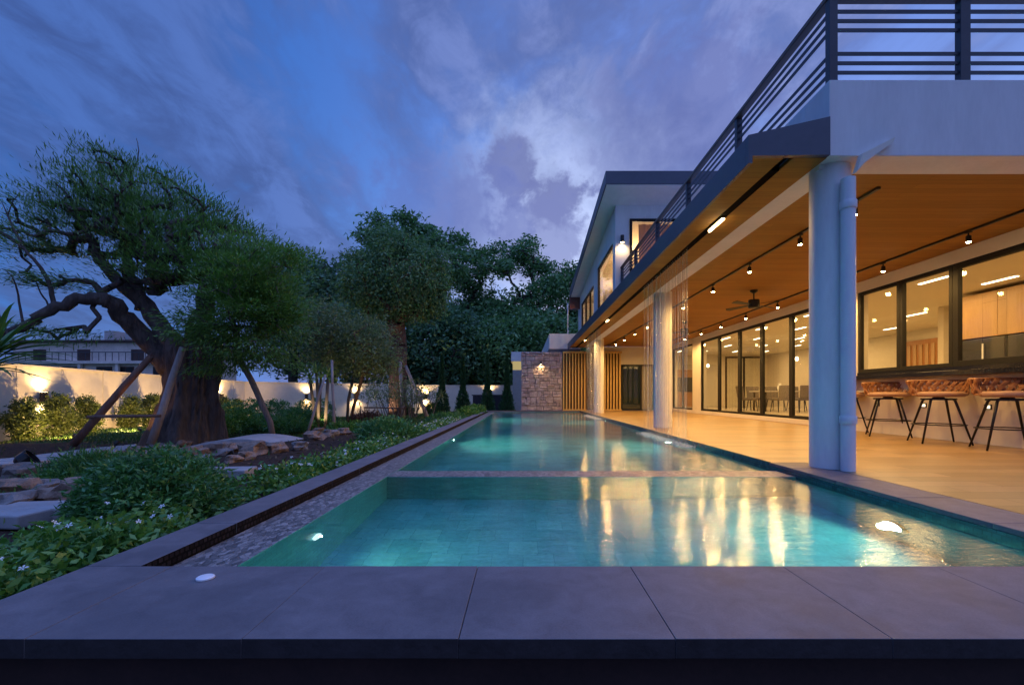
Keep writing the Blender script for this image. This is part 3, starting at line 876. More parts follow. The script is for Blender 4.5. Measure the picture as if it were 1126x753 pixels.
MB().box(5.32, 5.78, 20.36, 20.41, 0.02, 1.99).build('side_panel', pbr('grey_door_panel', (0.22, 0.2, 0.18), 0.4, bmp=0), fr)

# canopy along the slab edge
can = thing('canopy', 'long charcoal metal canopy with a wooden underside along the edge of the terrace roof', 'canopy', (2.35, 4.05, 2.8))
YC1 = 20.4
mb = MB(); mb.prism([(2.0, 2.735), (2.035, 2.735), (2.035, 2.80), (2.70, 2.81), (2.725, 2.81), (2.725, 3.15), (2.0, 2.985)], 'y', Y0 - 0.02, Y0 + 0.03)
mb.build('end_panel', M['fascia'], can)
mb = MB(); mb.prism([(2.0, 2.735), (2.035, 2.735), (2.035, 2.965), (2.0, 2.985)], 'y', Y0 + 0.031, YC1)
mb.build('fascia_board', M['fascia'], can, bevel=0.002)
mb = MB(); mb.prism([(2.036, 2.965), (2.725, 3.12), (2.725, 3.15), (2.036, 2.99)], 'y', Y0 + 0.031, YC1)
mb.build('roof_sheet', M['fascia'], can)
mb = MB()
mb.box(2.036, 2.335, Y0 + 0.031, YC1, 2.805, 2.835); mb.box(2.425, 2.725, Y0 + 0.031, YC1, 2.805, 2.835)
mb.build('soffit', M['ceiling_wood'], can)
MB().box(2.3365, 2.4235, Y0 + 0.25, YC1, 2.802, 2.86).build('slot', pbr('matt_black_slot', (0.006, 0.005, 0.005), 0.95, var=0.1, bmp=0, spec=0.05), can)


def tube_lamp(y, ln, label):
    t = thing('linear_lamp', label, 'lamp', (2.38, y, 2.781), group='lamps in the canopy slot')
    mb = MB(); mb.box(-0.026, 0.026, -ln / 2, ln / 2, 0.0, 0.02)
    mb.build('housing', M['black'], t, local=True)
    mb = MB(); mb.tube([(0, -ln / 2 + 0.01, -0.008), (0, ln / 2 - 0.01, -0.008)], 0.017, 12)
    mb.build('tube', M['tube'], t, smooth=True, local=True)
    area((2.38, y, 2.745), 24, 0.04, ln, WARM)


tube_lamp(5.6, 0.42, 'nearest glowing tube lamp in the slot under the canopy')
tube_lamp(12.8, 0.3, 'glowing tube lamp beyond the nearer water curtain under the canopy')
tube_lamp(17.4, 0.25, 'farthest glowing tube lamp in the slot under the canopy')

# water curtains falling from the slot
def curtain(y0, y1, label, seed):
    rr = random.Random(seed)
    mb = MB()
    y = y0
    while y < y1:
        x = 2.38 + rr.uniform(-0.025, 0.025)
        r = rr.uniform(0.003, 0.0075)
        k = rr.uniform(0.6, 1.2)
        mb.tube([(x, y, 2.82), (x + rr.uniform(-.006, .006), y + rr.uniform(-.006, .006), 1.5), (x + rr.uniform(-.02, .02), y + rr.uniform(-.015, .015), WZ + 0.003)], [r, r * 0.9, r * 0.7], 5)
        y += rr.uniform(0.02, 0.06)
    o = mb.build('water_curtain', M['strand'], smooth=True)
    return tag(o, label, 'water curtain', 'water curtains falling into the pool')
curtain(6.55, 8.9, 'nearer thin water curtain falling from the canopy in front of the middle column', 3)
curtain(14.0, 16.8, 'farther thin water curtain falling from the canopy near the stone wall', 4)
# white foam where the curtains land
def foam(y0, y1, name, label, seed):
    r2 = np.random.default_rng(seed)
    n = 2600
    yy = r2.uniform(y0 - 0.08, y1 + 0.08, n); xx = 2.36 + r2.normal(0, 0.06, n)
    zz = WZ + 0.002 + np.abs(r2.normal(0, 0.012, n))
    s = r2.uniform(0.003, 0.009, n)
    c = np.stack([xx, yy, zz], 1)
    d1 = r2.normal(size=(n, 3)); d1 /= np.linalg.norm(d1, axis=1)[:, None]
    d2 = np.cross(d1, r2.normal(size=(n, 3))); d2 /= np.linalg.norm(d2, axis=1)[:, None]
    q = np.stack([c + d1 * s[:, None], c + d2 * s[:, None], c - d1 * s[:, None], c - d2 * s[:, None]], 1)
    o = mesh_quads(name, q, M['petal'])
    return tag(o, label, kind='stuff')
foam(6.55, 8.9, 'splash_foam', 'white splash of the nearer water curtain', 5)
foam(14.0, 16.8, 'splash_foam', 'white splash of the farther water curtain', 6)

# ------------------------------------------------------------------ upper storey
up = house
YU, YE = 12.8, 21.0
def roofz(y): return 6.5 - (y - 11.8) * 0.112
mb = MB()
for x0, x1, z0 in ((2.6, 3.0, ZT), (3.001, 5.6, 5.632), (5.601, 9.5, ZT)):
    mb.hexa([(x0, YU, z0), (x1, YU, z0), (x1, YU + 0.2, z0), (x0, YU + 0.2, z0), (x0, YU, roofz(YU) - 0.362), (x1, YU, roofz(YU) - 0.362), (x1, YU + 0.2, roofz(YU + .2) - 0.362), (x0, YU + 0.2, roofz(YU + .2) - 0.362)])
mb.build('upper_front_wall', M['white'], up)
# side wall as pieces round its windows
def side_piece(y0, y1, z0, z1=None, x=2.6):
    mbp.hexa([(x, y0, z0), (x + 0.2, y0, z0), (x + 0.2, y1, z0), (x, y1, z0), (x, y0, z1 if z1 else roofz(y0) - 0.362), (x + 0.2, y0, z1 if z1 else roofz(y0) - 0.362), (x + 0.2, y1, z1 if z1 else roofz(y1) - 0.362), (x, y1, z1 if z1 else roofz(y1) - 0.362)])
mbp = MB()
side_piece(YU + 0.201, 13.15, ZT); side_piece(13.15, 15.9, ZT, 3.62); side_piece(13.15, 15.9, 5.1); side_piece(15.9, 16.7, ZT)
side_piece(16.7, 20.3, ZT, 3.55); side_piece(16.7, 20.3, 4.75); side_piece(20.3, YE, ZT)
mbp.build('upper_side_wall', M['white'], up)
MB().box(9.3, 9.5, YU + .2, YE, ZT, 5.0).build('upper_end_wall', M['white'], up)
MB().box(2.8, 9.3, YE - 0.2, YE, ZT, 4.9).build('upper_back_wall', M['white'], up)
MB().hexa([(2.8, YU + .21, 5.7), (9.3, YU + .21, 5.7), (9.3, YE - .2, 4.92), (2.8, YE - .2, 4.92), (2.8, YU + .21, 5.74), (9.3, YU + .21, 5.74), (9.3, YE - .2, 4.96), (2.8, YE - .2, 4.96)]).build('upper_ceiling', M['int_ceil'], up)
MB().box(4.4, 4.5, YU + 1.3, YE - 0.2, ZT, 4.94).build('upper_room_wall', M['door_wood'], up)
MB().box(XB1, 9.3, YU + 0.3, YE - 0.2, ZT + 0.001, ZT + 0.02).build('upper_floor', M['int_floor'], up)
rf = MB(); xa, xb = 2.15, 10.0; ya, yb = 11.8, 21.0
rf.hexa([(xa, ya, roofz(ya) - 0.34), (xb, ya, roofz(ya) - 0.34), (xb, yb, roofz(yb) - 0.34), (xa, yb, roofz(yb) - 0.34), (xa, ya, roofz(ya)), (xb, ya, roofz(ya)), (xb, yb, roofz(yb)), (xa, yb, roofz(yb))])
roof = rf.build('roof', M['fascia'], up, bevel=0.004)
sf = MB(); e = 0.03
sf.hexa([(xa + e, ya + e, roofz(ya + e) - 0.36), (xb - e, ya + e, roofz(ya + e) - 0.36), (xb - e, yb - e, roofz(yb - e) - 0.36), (xa + e, yb - e, roofz(yb - e) - 0.36),
         (xa + e, ya + e, roofz(ya + e) - 0.341), (xb - e, ya + e, roofz(ya + e) - 0.341), (xb - e, yb - e, roofz(yb - e) - 0.341), (xa + e, yb - e, roofz(yb - e) - 0.341)])
sf.build('soffit', M['roof_soffit'], roof)
MB().box(2.14, 2.62, 20.72, 20.985, 4.62, roofz(20.9) - 0.345).build('end_board', pbr('red_brown_eave_board', (0.22, 0.07, 0.045), 0.6), up)
glazing('side_window', 13.15, 15.9, 3.62, 5.1, fw=0.06, x=2.62)
glazing('side_window', 16.7, 17.9, 3.55, 4.75, fw=0.05, x=2.62); glazing('side_window', 17.9, 19.1, 3.55, 4.75, fw=0.05, x=2.62); glazing('side_window', 19.1, 20.3, 3.55, 4.75, fw=0.05, x=2.62)
# front window (faces the camera)
f = MB(); a, b, c0, c1 = 3.0, 5.6, ZT + 0.03, 5.63
f.box(a, a + .07, YU - .05, YU - 0.002, c0, c1); f.box(b - .07, b, YU - .05, YU - 0.002, c0, c1); f.box(a + .07, b - .07, YU - .049, YU - 0.003, c1 - .07, c1); f.box(a + .07, b - .07, YU - .049, YU - 0.003, c0, c0 + .06); f.box(4.27, 4.33, YU - .048, YU - .004, c0 + .06, c1 - .07)
fw_ = f.build('front_window', M['frame'], up, bevel=0.003)
MB().box(a + .07, b - .07, YU - .03, YU - .02, c0 + .06, c1 - .07).build('pane', M['glass'], fw_)
point((3.7, 14.9, 4.75), 130, (1, 0.62, 0.28)); point((3.6, 18.3, 4.4), 60, (1, 0.66, 0.33))
# white first floor box over the stone wall and thin posts
MB().box(1.2, 2.6, 20.62, 29.0, 2.78, 3.47).build('end_block', M['white'], up)
MB().box(1.18, 2.62, 20.6, 29.02, 2.64, 2.779).build('end_block_trim', M['fascia'], up)
for x, z0, z1 in ((2.06, 3.472, 4.9), (2.56, 3.49, 5.1)):
    mb = MB(); mb.tube([(x, 20.85, z0), (x, 20.85, z1)], 0.028, 10); mb.build('post', M['white'], up, smooth=True)
# curtain inside the front window
mb = MB(); pts = []
for k in range(64):
    x = 3.35 + k * 0.036; pts.append((x, YU + 0.36 + 0.035 * math.sin(k * 1.1)))
vs = [(x, y, ZT + .03) for x, y in pts] + [(x, y, 5.62) for x, y in pts]; n = len(pts)
mb.add(vs, [(i, i + 1, n + i + 1, n + i) for i in range(n - 1)])
so_ = mb.build('window_curtain', M['curtain'], up, smooth=True); sm = so_.modifiers.new('s', 'SOLIDIFY'); sm.thickness = 0.004
# ------------------------------------------------------------------ balcony railing
rail = thing('balcony_railing', 'dark metal railing with horizontal bars and brown handrail round the balcony', 'railing', (2.78, 4.1, ZT))
bz = [4.138, 4.053, 3.97, 3.758, 3.673, 3.588]
for y in (4.1, 5.87, 7.65, 9.4, 11.2, 12.74):
    MB().box(2.745, 2.82, y - 0.03, y + 0.03, ZT + 0.001, 4.235).build('post', M['dark_metal'], rail, bevel=0.003)
for x in (3.97, 5.2, 6.43, 7.66, 8.9):
    MB().box(x - 0.045, x + 0.045, 4.075, 4.135, ZT + 0.001, 4.235).build('post', M['dark_metal'], rail, bevel=0.003)
for z in bz:
    MB().box(2.77, 2.79, 4.13, 12.76, z - 0.012, z + 0.012).build('bar', M['dark_metal'], rail)
    MB().box(2.82, 9.4, 4.095, 4.115, z - 0.012, z + 0.012).build('bar', M['dark_metal'], rail)
MB().box(2.735, 2.82, 4.06, 12.78, 4.236, 4.285).build('handrail', M['rail_wood'], rail, bevel=0.006)
MB().box(2.822, 9.4, 4.06, 4.145, 4.236, 4.285).build('handrail', M['rail_wood'], rail, bevel=0.006)

# ------------------------------------------------------------------ track lights, fans
for x, nm in ((3.72, 'black lighting track on the wooden ceiling nearer the pool'), (5.88, 'black lighting track on the wooden ceiling nearer the glass doors')):
    mb = MB(); mb.box(x - 0.018, x + 0.018, 4.75 if x < 4 else 5.2, 20.0, 2.832, 2.858)
    tag(mb.build('lighting_track', M['black']), nm, 'lighting track', 'lighting tracks on the terrace ceiling')

tl = thing('track_light', '', 'spotlight', (3.72, 5.1, 2.83), group='spotlights on the ceiling tracks')
mb = MB(); mb.tube([(0, 0, 0.0), (0, 0, -0.05)], 0.008, 8); mb.box(-0.02, 0.02, -0.035, 0.035, -0.012, 0.0); mb.build('stem', M['black'], tl, local=True)
mb = MB(); mb.lathe([(0.022, 0.0), (0.03, -0.01), (0.03, -0.085), (0.026, -0.086), (0.026, -0.075)], c=(0, 0, -0.045), n=16); mb.build('housing', M['black'], tl, local=True)
mb = MB(); mb.lathe([(0.0255, -0.077), (0.026, -0.089), (0.012, -0.096)], c=(0, 0, -0.045), n=16); mb.build('lens', M['lens_warm'], tl, local=True)
ys1 = [5.1, 6.1, 7.47, 8.9, 10.55, 12.1, 13.6, 15.1, 16.7, 18.2]
ys2 = [6.0, 7.42, 8.95, 10.5, 12.0, 13.5, 15.0, 16.5, 18.0]
ordw = ['first', 'second', 'third', 'fourth', 'fifth', 'sixth', 'seventh', 'eighth', 'ninth', 'tenth']
firstt = True
for x, ys, wh in ((3.72, ys1, 'pool side track'), (5.88, ys2, 'glass door side track')):
    for k, y in enumerate(ys):
        lb = f'{ordw[k]} lit spotlight from the front on the {wh}'
        if firstt: o = tl; o['label'] = lb; firstt = False
        else: o = dup(tl, (x, y, 2.83), label=lb)
        spot((x, y, 2.665), 86, WARM, 175, 0.5, 0.035)

fan = thing('ceiling_fan', 'nearer black ceiling fan under the terrace ceiling', 'ceiling fan', (4.8, 9.45, 2.858), group='ceiling fans over the terrace')
mb = MB(); mb.lathe([(0.075, 0.0), (0.075, -0.03), (0.03, -0.06)], n=20); mb.build('canopy', M['black'], fan, local=True)
mb = MB(); mb.tube([(0, 0, -0.05), (0, 0, -0.2)], 0.013, 10); mb.build('rod', M['black'], fan, local=True)
mb = MB(); mb.lathe([(0.05, -0.19), (0.105, -0.2), (0.11, -0.22), (0.11, -0.35), (0.09, -0.37), (0.04, -0.375)], n=24); mb.build('motor', M['black'], fan, local=True)
for k in range(4):
    t = k * math.pi / 2 + 0.5
    b = MB(); c, s = math.cos(t), math.sin(t)
    pr = [(0.10, -0.03, -0.3), (0.62, -0.065, -0.315), (0.66, 0.0, -0.305), (0.62, 0.065, -0.285), (0.10, 0.03, -0.29)]
    up_ = [(p[0] * c - p[1] * s, p[0] * s + p[1] * c, p[2]) for p in pr]; dn = [(p[0], p[1], p[2] - 0.008) for p in up_]
    b.add(up_ + dn, [(0, 1, 2, 3, 4), (9, 8, 7, 6, 5)] + [(i, 5 + i, 5 + (i + 1) % 5, (i + 1) % 5) for i in range(5)])
    b.build('blade', M['black'], fan, local=True)
dup(fan, (4.8, 13.5, 2.858), rz=0.6, label='farther black ceiling fan under the terrace ceiling')

# ------------------------------------------------------------------ bar stools
def make_stool():
    t = thing('bar_stool', '', 'bar stool', (0, 0, 0), group='woven bar stools at the counter')
    mb = MB(); mb.lathe([(0.14, 0.655), (0.20, 0.658), (0.226, 0.68), (0.224, 0.71), (0.19, 0.73), (0.02, 0.734)], c=(0, -0.05, 0), n=32); mb.build('seat', M['cushion'], t, smooth=True, local=True)
    mb = MB(); mb.lathe([(0.05, 0.61), (0.16, 0.612), (0.16, 0.638), (0.06, 0.64), (0.05, 0.655)], n=24); mb.build('swivel_plate', M['black'], t, smooth=False, local=True)
    for k in range(4):
        a = math.pi / 4 + k * math.pi / 2; c, s = math.cos(a), math.sin(a)
        mb = MB(); mb.tube([(0.13 * c, 0.13 * s, 0.63), (0.155 * c, 0.155 * s, 0.60), (0.31 * c, 0.31 * s, 0.001)], [0.014, 0.0135, 0.009], 10)
        mb.build('leg', M['black'], t, smooth=True, local=True)
    mb = MB(); pts = [(0.238 * math.cos(x), 0.238 * math.sin(x), 0.265) for x in np.linspace(0, 2 * math.pi, 33)]
    mb.tube(pts, 0.008, 8, cap=False); mb.build('footrest', M['black'], t, smooth=True, local=True)
    # woven barrel back: crossing straps on a curved shell, open towards -Y
    mb = MB()
    def P(u, v, off):       # u in -1..1 around the back, v 0..1 up
        a = math.pi / 2 + u * R(112)
        r = 0.235 + 0.04 * v + off
        return (r * math.cos(a), r * math.sin(a), 0.685 + 0.20 * v + 0.015 * (1 - abs(u)))
    def strap(u0, u1, off, ph):
        n = 10; vs = []
        du = 0.052
        for i in range(n + 1):
            s = i / n; u = u0 + (u1 - u0) * s
            o2 = off + 0.007 * math.sin(s * math.pi * 3 + ph)
            for d, oo in ((-du, -0.004), (0, 0.009), (du, -0.004)):
                vs.append(P(max(-1.02, min(1.02, u + d)), s, o2 + oo))
        fs = []
        for i in range(n):
            for j in range(2):
                q = i * 3 + j; fs.append((q, q + 1, q + 4, q + 3))
        mb.add(vs, fs)
    m = 13
    for k in range(m):
        u = -0.95 + 1.9 * k / (m - 1)
        if u + 0.2 <= 1.0: strap(u - 0.02, u + 0.2, 0.004, 0)
        if u - 0.2 >= -1.0: strap(u + 0.02, u - 0.2, -0.004, math.pi)
    o = mb.build('backrest', M['leather'], t, smooth=True, local=True)
    sm = o.modifiers.new('s', 'SOLIDIFY'); sm.thickness = 0.008
    for v, r in ((1.0, 0.014), (0.0, 0.012)):
        mb = MB(); mb.tube([P(u, v, 0) for u in np.linspace(-1.02, 1.02, 36)], r, 8)
        mb.build('back_rim', M['leather'], t, smooth=True, local=True)
    return t
stl = make_stool(); stl.scale = (1.24, 1.24, 1.0)
sp = [(6.04, 5.67, 'bar stool nearest the right edge of the photo, woven brown back'), (5.94, 6.5, 'bar stool between the two others clear of the column, under the counter step light'),
      (6.1, 7.6, 'bar stool seen just right of the corner column'), (6.12, 8.62, 'bar stool mostly hidden behind the corner column and pipe'), ]
for k, (x, y, lb) in enumerate(sp):
    if k == 0: stl.location = (x, y, 0.0); stl.rotation_euler = (0, 0, R(-28)); stl['label'] = lb
    else: dup(stl, (x, y, 0.0), R(-28 + (5, -4, 8)[k - 1]), lb)
# step lights in the bar wall
def step_light(y, lb):
    t = thing('step_light', lb, 'wall light', (XG - 0.1, y, 0.52), group='step lights in the bar wall')
    MB().box(-0.014, -0.001, -0.05, 0.05, -0.036, 0.036).build('plate', M['black'], t, local=True, bevel=0.002)
    MB().box(-0.018, -0.0145, -0.035, 0.03, -0.022, 0.022).build('lens', M['step_lens'], t, local=True)
for y, lb in ((6.25, 'square step light in the bar wall beside the nearest stool'), (7.25, 'square step light in the bar wall above the middle stool footrest'), (8.2, 'square step light in the bar wall close to the corner column')):
    step_light(y, lb)

# ------------------------------------------------------------------ interior: lamps, kitchen, dining
for x in (7.5, 8.7, 10.2, 11.6):
    for y in (6.2, 8.3, 11.8, 14.3, 16.8, 19.3, 21.8):
        if x > 9.8 and 9.5 < y < 11: continue
        tag(MB().box(x - 0.03, x + 0.03, y - 0.3, y + 0.3, 2.768, 2.779).build('ceiling_strip_light', M['strip']),
            f'white strip light in the indoor ceiling', 'ceiling light', 'strip lights in the indoor ceiling')
for x, y in ((8.0, 6.6), (8.0, 9.6), (8.2, 13), (8.2, 16.5), (8.4, 20.5), (11, 13.2), (11, 17), (11, 21), (11.2, 8)):
    area((x, y, 2.74), 64, 1.6, 1.6, (1, 0.62, 0.24))

kit = thing('kitchen_cabinet', 'tall oak kitchen cabinets seen through the window behind the bar', 'cabinet', (9.3, 7.2, 0.1))
mb = MB()
mb.box(9.1, 9.75, 4.65, 5.6, 0.1, 2.7)
mb.build('tall_unit', M['cab_wood'], kit)
for k in range(5):
    y = 5.603 + k * 0.78
    MB().box(9.1, 9.75, y, y + 0.774, 1.83, 2.7).build('wall_unit', M['cab_wood'], kit, bevel=0.004)
MB().box(9.12, 9.75, 9.51, 9.56, 0.1, 2.7).build('end_panel', M['cab_wood'], kit)
for nm, y0, y1, lb in (('refrigerator', 7.65, 8.55, 'dark steel refrigerator with a water dispenser under the oak cabinets'), ('oven', 8.6, 9.45, 'dark built in oven column beside the refrigerator')):
    t = thing(nm, lb, nm, (9.45, (y0 + y1) / 2, 0.1))
    MB().box(9.14, 9.72, y0, y1, 0.102, 1.81).build('body', M['stainless'], t, bevel=0.006)
    MB().box(9.115, 9.139, y0 + 0.01, (y0 + y1) / 2 - 0.005, 0.12, 1.8).build('door', M['stainless'], t, bevel=0.004)
    MB().box(9.115, 9.139, (y0 + y1) / 2 + 0.005, y1 - 0.01, 0.12, 1.8).build('door', M['stainless'], t, bevel=0.004)
    MB().box(9.08, 9.1, (y0 + y1) / 2 - 0.05, (y0 + y1) / 2 - 0.025, 0.8, 1.7).build('handle', M['disc_white'], t)
    if nm == 'refrigerator': MB().box(9.108, 9.1145, y0 + 0.1, y0 + 0.34, 1.15, 1.45).build('dispenser', M['black'], t)
MB().box(9.2, 9.72, 5.61, 7.6, 0.102, 0.98).build('base_unit', M['cab_wood'], kit)

sd_ = thing('wooden_door', 'orange brown slatted wooden door far inside the kitchen', 'door', (12.7, 14.2, 0.1))
MB().box(12.735, 12.795, 13.3, 15.2, 0.102, 2.45).build('door_leaf', M['door_wood'], sd_)
for k in range(8): MB().box(12.705, 12.734, 13.38 + k * 0.22, 13.49 + k * 0.22, 0.2, 2.3).build('slat', M['cab_wood'], sd_)

MB_ = MB().box(6.75, 9.2, 23.55, 23.79, 0.102, 2.0)
tag(MB_.build('wall_panelling', M['door_wood']), 'orange wood panelling across the far indoor wall', 'panelling')
tvs = thing('wall_screen', 'dark flat screen on the orange panelling', 'screen', (8.5, 23.5, 1.2))
MB().box(8.0, 9.05, 23.50, 23.548, 0.85, 1.6).build('screen', M['black'], tvs, bevel=0.004)
pc = thing('framed_picture', 'blue grey framed picture hanging in the far left room', 'picture', (7.2, 23.5, 1.2))
MB().box(7.25, 7.65, 23.515, 23.548, 0.7, 1.75).build('frame', M['black'], pc)
MB().box(7.28, 7.62, 23.508, 23.514, 0.73, 1.72).build('artwork', M['picture'], pc)

tb = thing('dining_table', 'long dining table with pale top and dark legs behind the glass doors', 'dining table', (9.6, 16.6, 0.1))
MB().box(8.5, 11.2, 16.1, 17.1, 0.80, 0.84).build('table_top', M['table_top'], tb, bevel=0.006)
for x in (8.65, 11.05):
    for y in (16.2, 17.0):
        mb = MB(); mb.tube([(x, y, 0.1), (x, y, 0.8)], [0.025, 0.035], 10); mb.build('leg', M['black'], tb, smooth=True)
ch = thing('dining_chair', '', 'dining chair', (0, 0, 0.1), group='grey dining chairs around the table')
mb = MB(); mb.box(-0.24, 0.24, -0.24, 0.24, 0.40, 0.49); mb.build('seat', M['chair_fabric'], ch, local=True, bevel=0.03, seg=3)
mb = MB(); mb.hexa([(-0.22, 0.2, 0.47), (0.22, 0.2, 0.47), (0.22, 0.27, 0.47), (-0.22, 0.27, 0.47), (-0.25, 0.28, 0.92), (0.25, 0.28, 0.92), (0.25, 0.34, 0.92), (-0.25, 0.34, 0.92)]); mb.build('backrest', M['chair_fabric'], ch, local=True, bevel=0.025, seg=3)
for sx in (-1, 1):
    for sy in (-1, 1):
        mb = MB(); mb.tube([(0.2 * sx, 0.2 * sy, 0.40), (0.24 * sx, 0.25 * sy, 0.001)], [0.02, 0.012], 8); mb.build('leg', M['black'], ch, local=True, smooth=True)
cs = [(8.2, 16.6, R(90), 'grey dining chair at the near left end of the table'), (8.95, 15.75, R(180), 'grey dining chair left of the vase on the near side of the table'), (9.65, 15.72, R(180), 'grey dining chair in the middle of the near side of the table'),
      (10.4, 15.75, R(180), 'grey dining chair on the right of the near table side'), (8.95, 17.45, 0, 'grey dining chair on the far side of the table at the left'), (9.7, 17.45, 0, 'grey dining chair on the far side of the table behind the vase'), (10.5, 17.45, 0, 'grey dining chair on the far side of the table at the right')]
for k, (x, y, rz, lb) in enumerate(cs):
    if k == 0: ch.location = (x, y, 0.1); ch.rotation_euler = (0, 0, rz); ch['label'] = lb
    else: dup(ch, (x, y, 0.1), rz, lb)
vs_ = thing('flower_vase', 'vase of white flowers standing on the dining table', 'vase', (9.35, 16.55, 0.841))
mb = MB(); mb.lathe([(0.05, 0.001), (0.08, 0.06), (0.09, 0.14), (0.045, 0.24), (0.055, 0.27)], n=20); mb.build('vase', M['disc_white'], vs_, local=True, smooth=True)
def pend(x, y, lb):
    t = thing('pendant_lamp', lb, 'pendant lamp', (x, y, 2.0), group='pendant lamps in the dining room')
    mb = MB(); mb.tube([(0, 0, 0.1), (0, 0, 0.768)], 0.005, 6); mb.build('cord', M['black'], t, local=True)
    mb = MB(); mb.lathe([(0.015, 0.08), (0.045, 0.04), (0.05, 0.0), (0.04, -0.04), (0.015, -0.06)], n=16); mb.build('globe', M['lens_soft'], t, local=True, smooth=True)
pend(7.6, 19.6, 'glowing pendant lamp at the left behind the glass doors'); pend(8.3, 20.4, 'glowing pendant lamp right of the first behind the glass doors'); pend(10.0, 16.6, 'glowing pendant lamp over the dining table')
dd = thing('inner_partition', 'dark framed glass partition standing inside the dining room', 'partition', (9.5, 20.2, 0.1))
mb = MB()
for x in (9.0, 9.8, 10.6): mb.box(x, x + 0.07, 20.2, 20.26, 0.102, 2.4)
mb.box(9.07, 9.8, 20.201, 20.259, 2.33, 2.4); mb.box(9.87, 10.6, 20.201, 20.259, 2.33, 2.4)
mb.build('frame', M['frame'], dd)
MB().box(9.07, 9.8, 20.22, 20.23, 0.11, 2.33).build('pane', M['glass'], dd); MB().box(9.87, 10.6, 20.22, 20.23, 0.11, 2.33).build('pane', M['glass'], dd)

# ------------------------------------------------------------------ slat screens, stone wall, wall lamps
def screen(x0, x1, lb):
    t = thing('slat_screen', lb, 'slat screen', ((x0 + x1) / 2, 20.3, 0), group='wooden slat screens at the end of the terrace')
    mb = MB(); x = x0
    while x < x1 - 0.05:
        mb.box(x, x + 0.062, 20.22, 20.32, 0.06, 2.55); x += 0.134
    mb.build('slats', M['slat_wood'], t, bevel=0.003)
    MB().box(x0 - 0.02, x1 + 0.02, 20.21, 20.33, 2.551, 2.63).build('top_rail', M['slat_wood'], t)
    MB().box(x0 - 0.02, x1 + 0.02, 20.21, 20.33, 0.001, 0.059).build('bottom_rail', M['slat_wood'], t)
MB().box(1.78, 4.36, 20.385, 20.415, 0.02, 2.6).build('gap_shade_sheet', pbr('gap_shade_brown', (0.07, 0.035, 0.012), 0.8), house)  # added dark sheet, its colour stands in for shade between the slats
screen(1.78, 2.8, 'golden wooden slat screen between the stone wall and the far column')
screen(3.35, 4.38, 'golden wooden slat screen beside the dark glass door')

sw = thing('stone_wall', 'tall feature wall of pink grey rough stone at the far end of the pool', 'stone wall', (0.84, 20.3, 0))
MB().box(-0.06, 1.72, 20.22, 20.55, 0.001, 2.6).build('core', M['facing_dark'], sw)
mb = MB(); rr = random.Random(11); z = 0.003
def stone(x, x2, z, z2):
    if x2 - x < 0.05 or z2 - z < 0.03: return
    p = rr.uniform(0.0, 0.06); g = 0.005
    j = lambda a=0.02: rr.uniform(-a, a)
    yv = 20.215 - p
    mb.hexa([(x + g + abs(j()), yv + j(), z + g + abs(j())), (x2 - g - abs(j()), yv + j(), z + g + abs(j())), (x2 - g, 20.24, z + g), (x + g, 20.24, z + g),
             (x + g + abs(j()), yv + j(), z2 - g - abs(j())), (x2 - g - abs(j()), yv + j(), z2 - g - abs(j())), (x2 - g, 20.24, z2 - g), (x + g, 20.24, z2 - g)])
while z < 2.54:
    h = min(rr.uniform(0.12, 0.26), 2.598 - z); x = -0.085
    while x < 1.73:
        wd = rr.uniform(0.1, 0.42); x2 = min(x + wd, 1.745)
        q = rr.random()
        if q < 0.45:
            zm = z + h * rr.uniform(0.35, 0.65)
            stone(x, x2, z, zm)
            if x2 - x > 0.24 and rr.random() < 0.5:
                xm = x + (x2 - x) * rr.uniform(.35, .65); stone(x, xm, zm, z + h); stone(xm, x2, zm, z + h)
            else: stone(x, x2, zm, z + h)
        else: stone(x, x2, z, z + h)
        x = x2
    z += h
mb.build('stone_facing', M['facing'], sw, bevel=0.008)


def sconce(loc, n, lb, power=9, both=True, grp='up and down lamps on the garden wall', h=0.16, r=0.045, soft=True):
    """cylinder wall lamp with bright ends; n is the wall normal"""
    nv = Vector(n).normalized()
    c = Vector(loc) + nv * (r + 0.035)
    t = thing('wall_lamp', lb, 'wall lamp', tuple(c), group=grp)
    mb = MB(); mb.lathe([(r * 0.96, -h / 2 + 0.012), (r, -h / 2), (r, h / 2), (r * 0.96, h / 2 - 0.012)], n=18); mb.build('body', M['sconce'], t, local=True, smooth=False)
    mb = MB(); mb.tube([(0, 0, 0), tuple(-nv * (r + 0.034))], 0.018, 8); mb.build('mount', M['sconce'], t, local=True)
    for s in ((1, -1) if both else (-1,)):
        mb = MB(); mb.lathe([(r * 0.9, s * (h / 2 - 0.010)), (r * 0.9, s * (h / 2 + 0.002))], n=18); mb.build('lens', M['lens_soft'], t, local=True)
        spot(c + Vector((0, 0, s * (h / 2 + 0.02))), power, (1, 0.66, 0.28), 150, 0.8, 0.03, (0, 0, s), parent=t)
    return t


sconce((0.8, 20.165, 2.12), (0, -1, 0), 'small lamp shining down the pink grey stone wall', 26, False, 'lamps on the house walls', 0.12, 0.035)
sconce((2.78, YU, 5.05), (0, -1, 0), 'cylinder wall lamp beside the upstairs window', 22, False, 'lamps on the house walls', 0.2, 0.05)
# small lit pavilion behind the stone wall
pv = thing('pavilion', 'small pale lit pavilion peeping out left of the stone wall', 'pavilion', (-0.3, 29.3, 0))
MB().box(-0.75, 1.1, 29.0, 32.0, 2.85, 3.45).build('roof', M['white'], pv)
MB().box(-0.65, 1.1, 29.1, 31.9, 2.3, 2.849).build('lit_band', emis('lit_clerestory', (1, 0.78, 0.35), 0.45), pv)
MB().box(-0.65, 1.1, 29.1, 31.9, -0.6, 2.299).build('wall', pbr('pavilion_wall', (0.4, 0.38, 0.36), 0.8), pv)

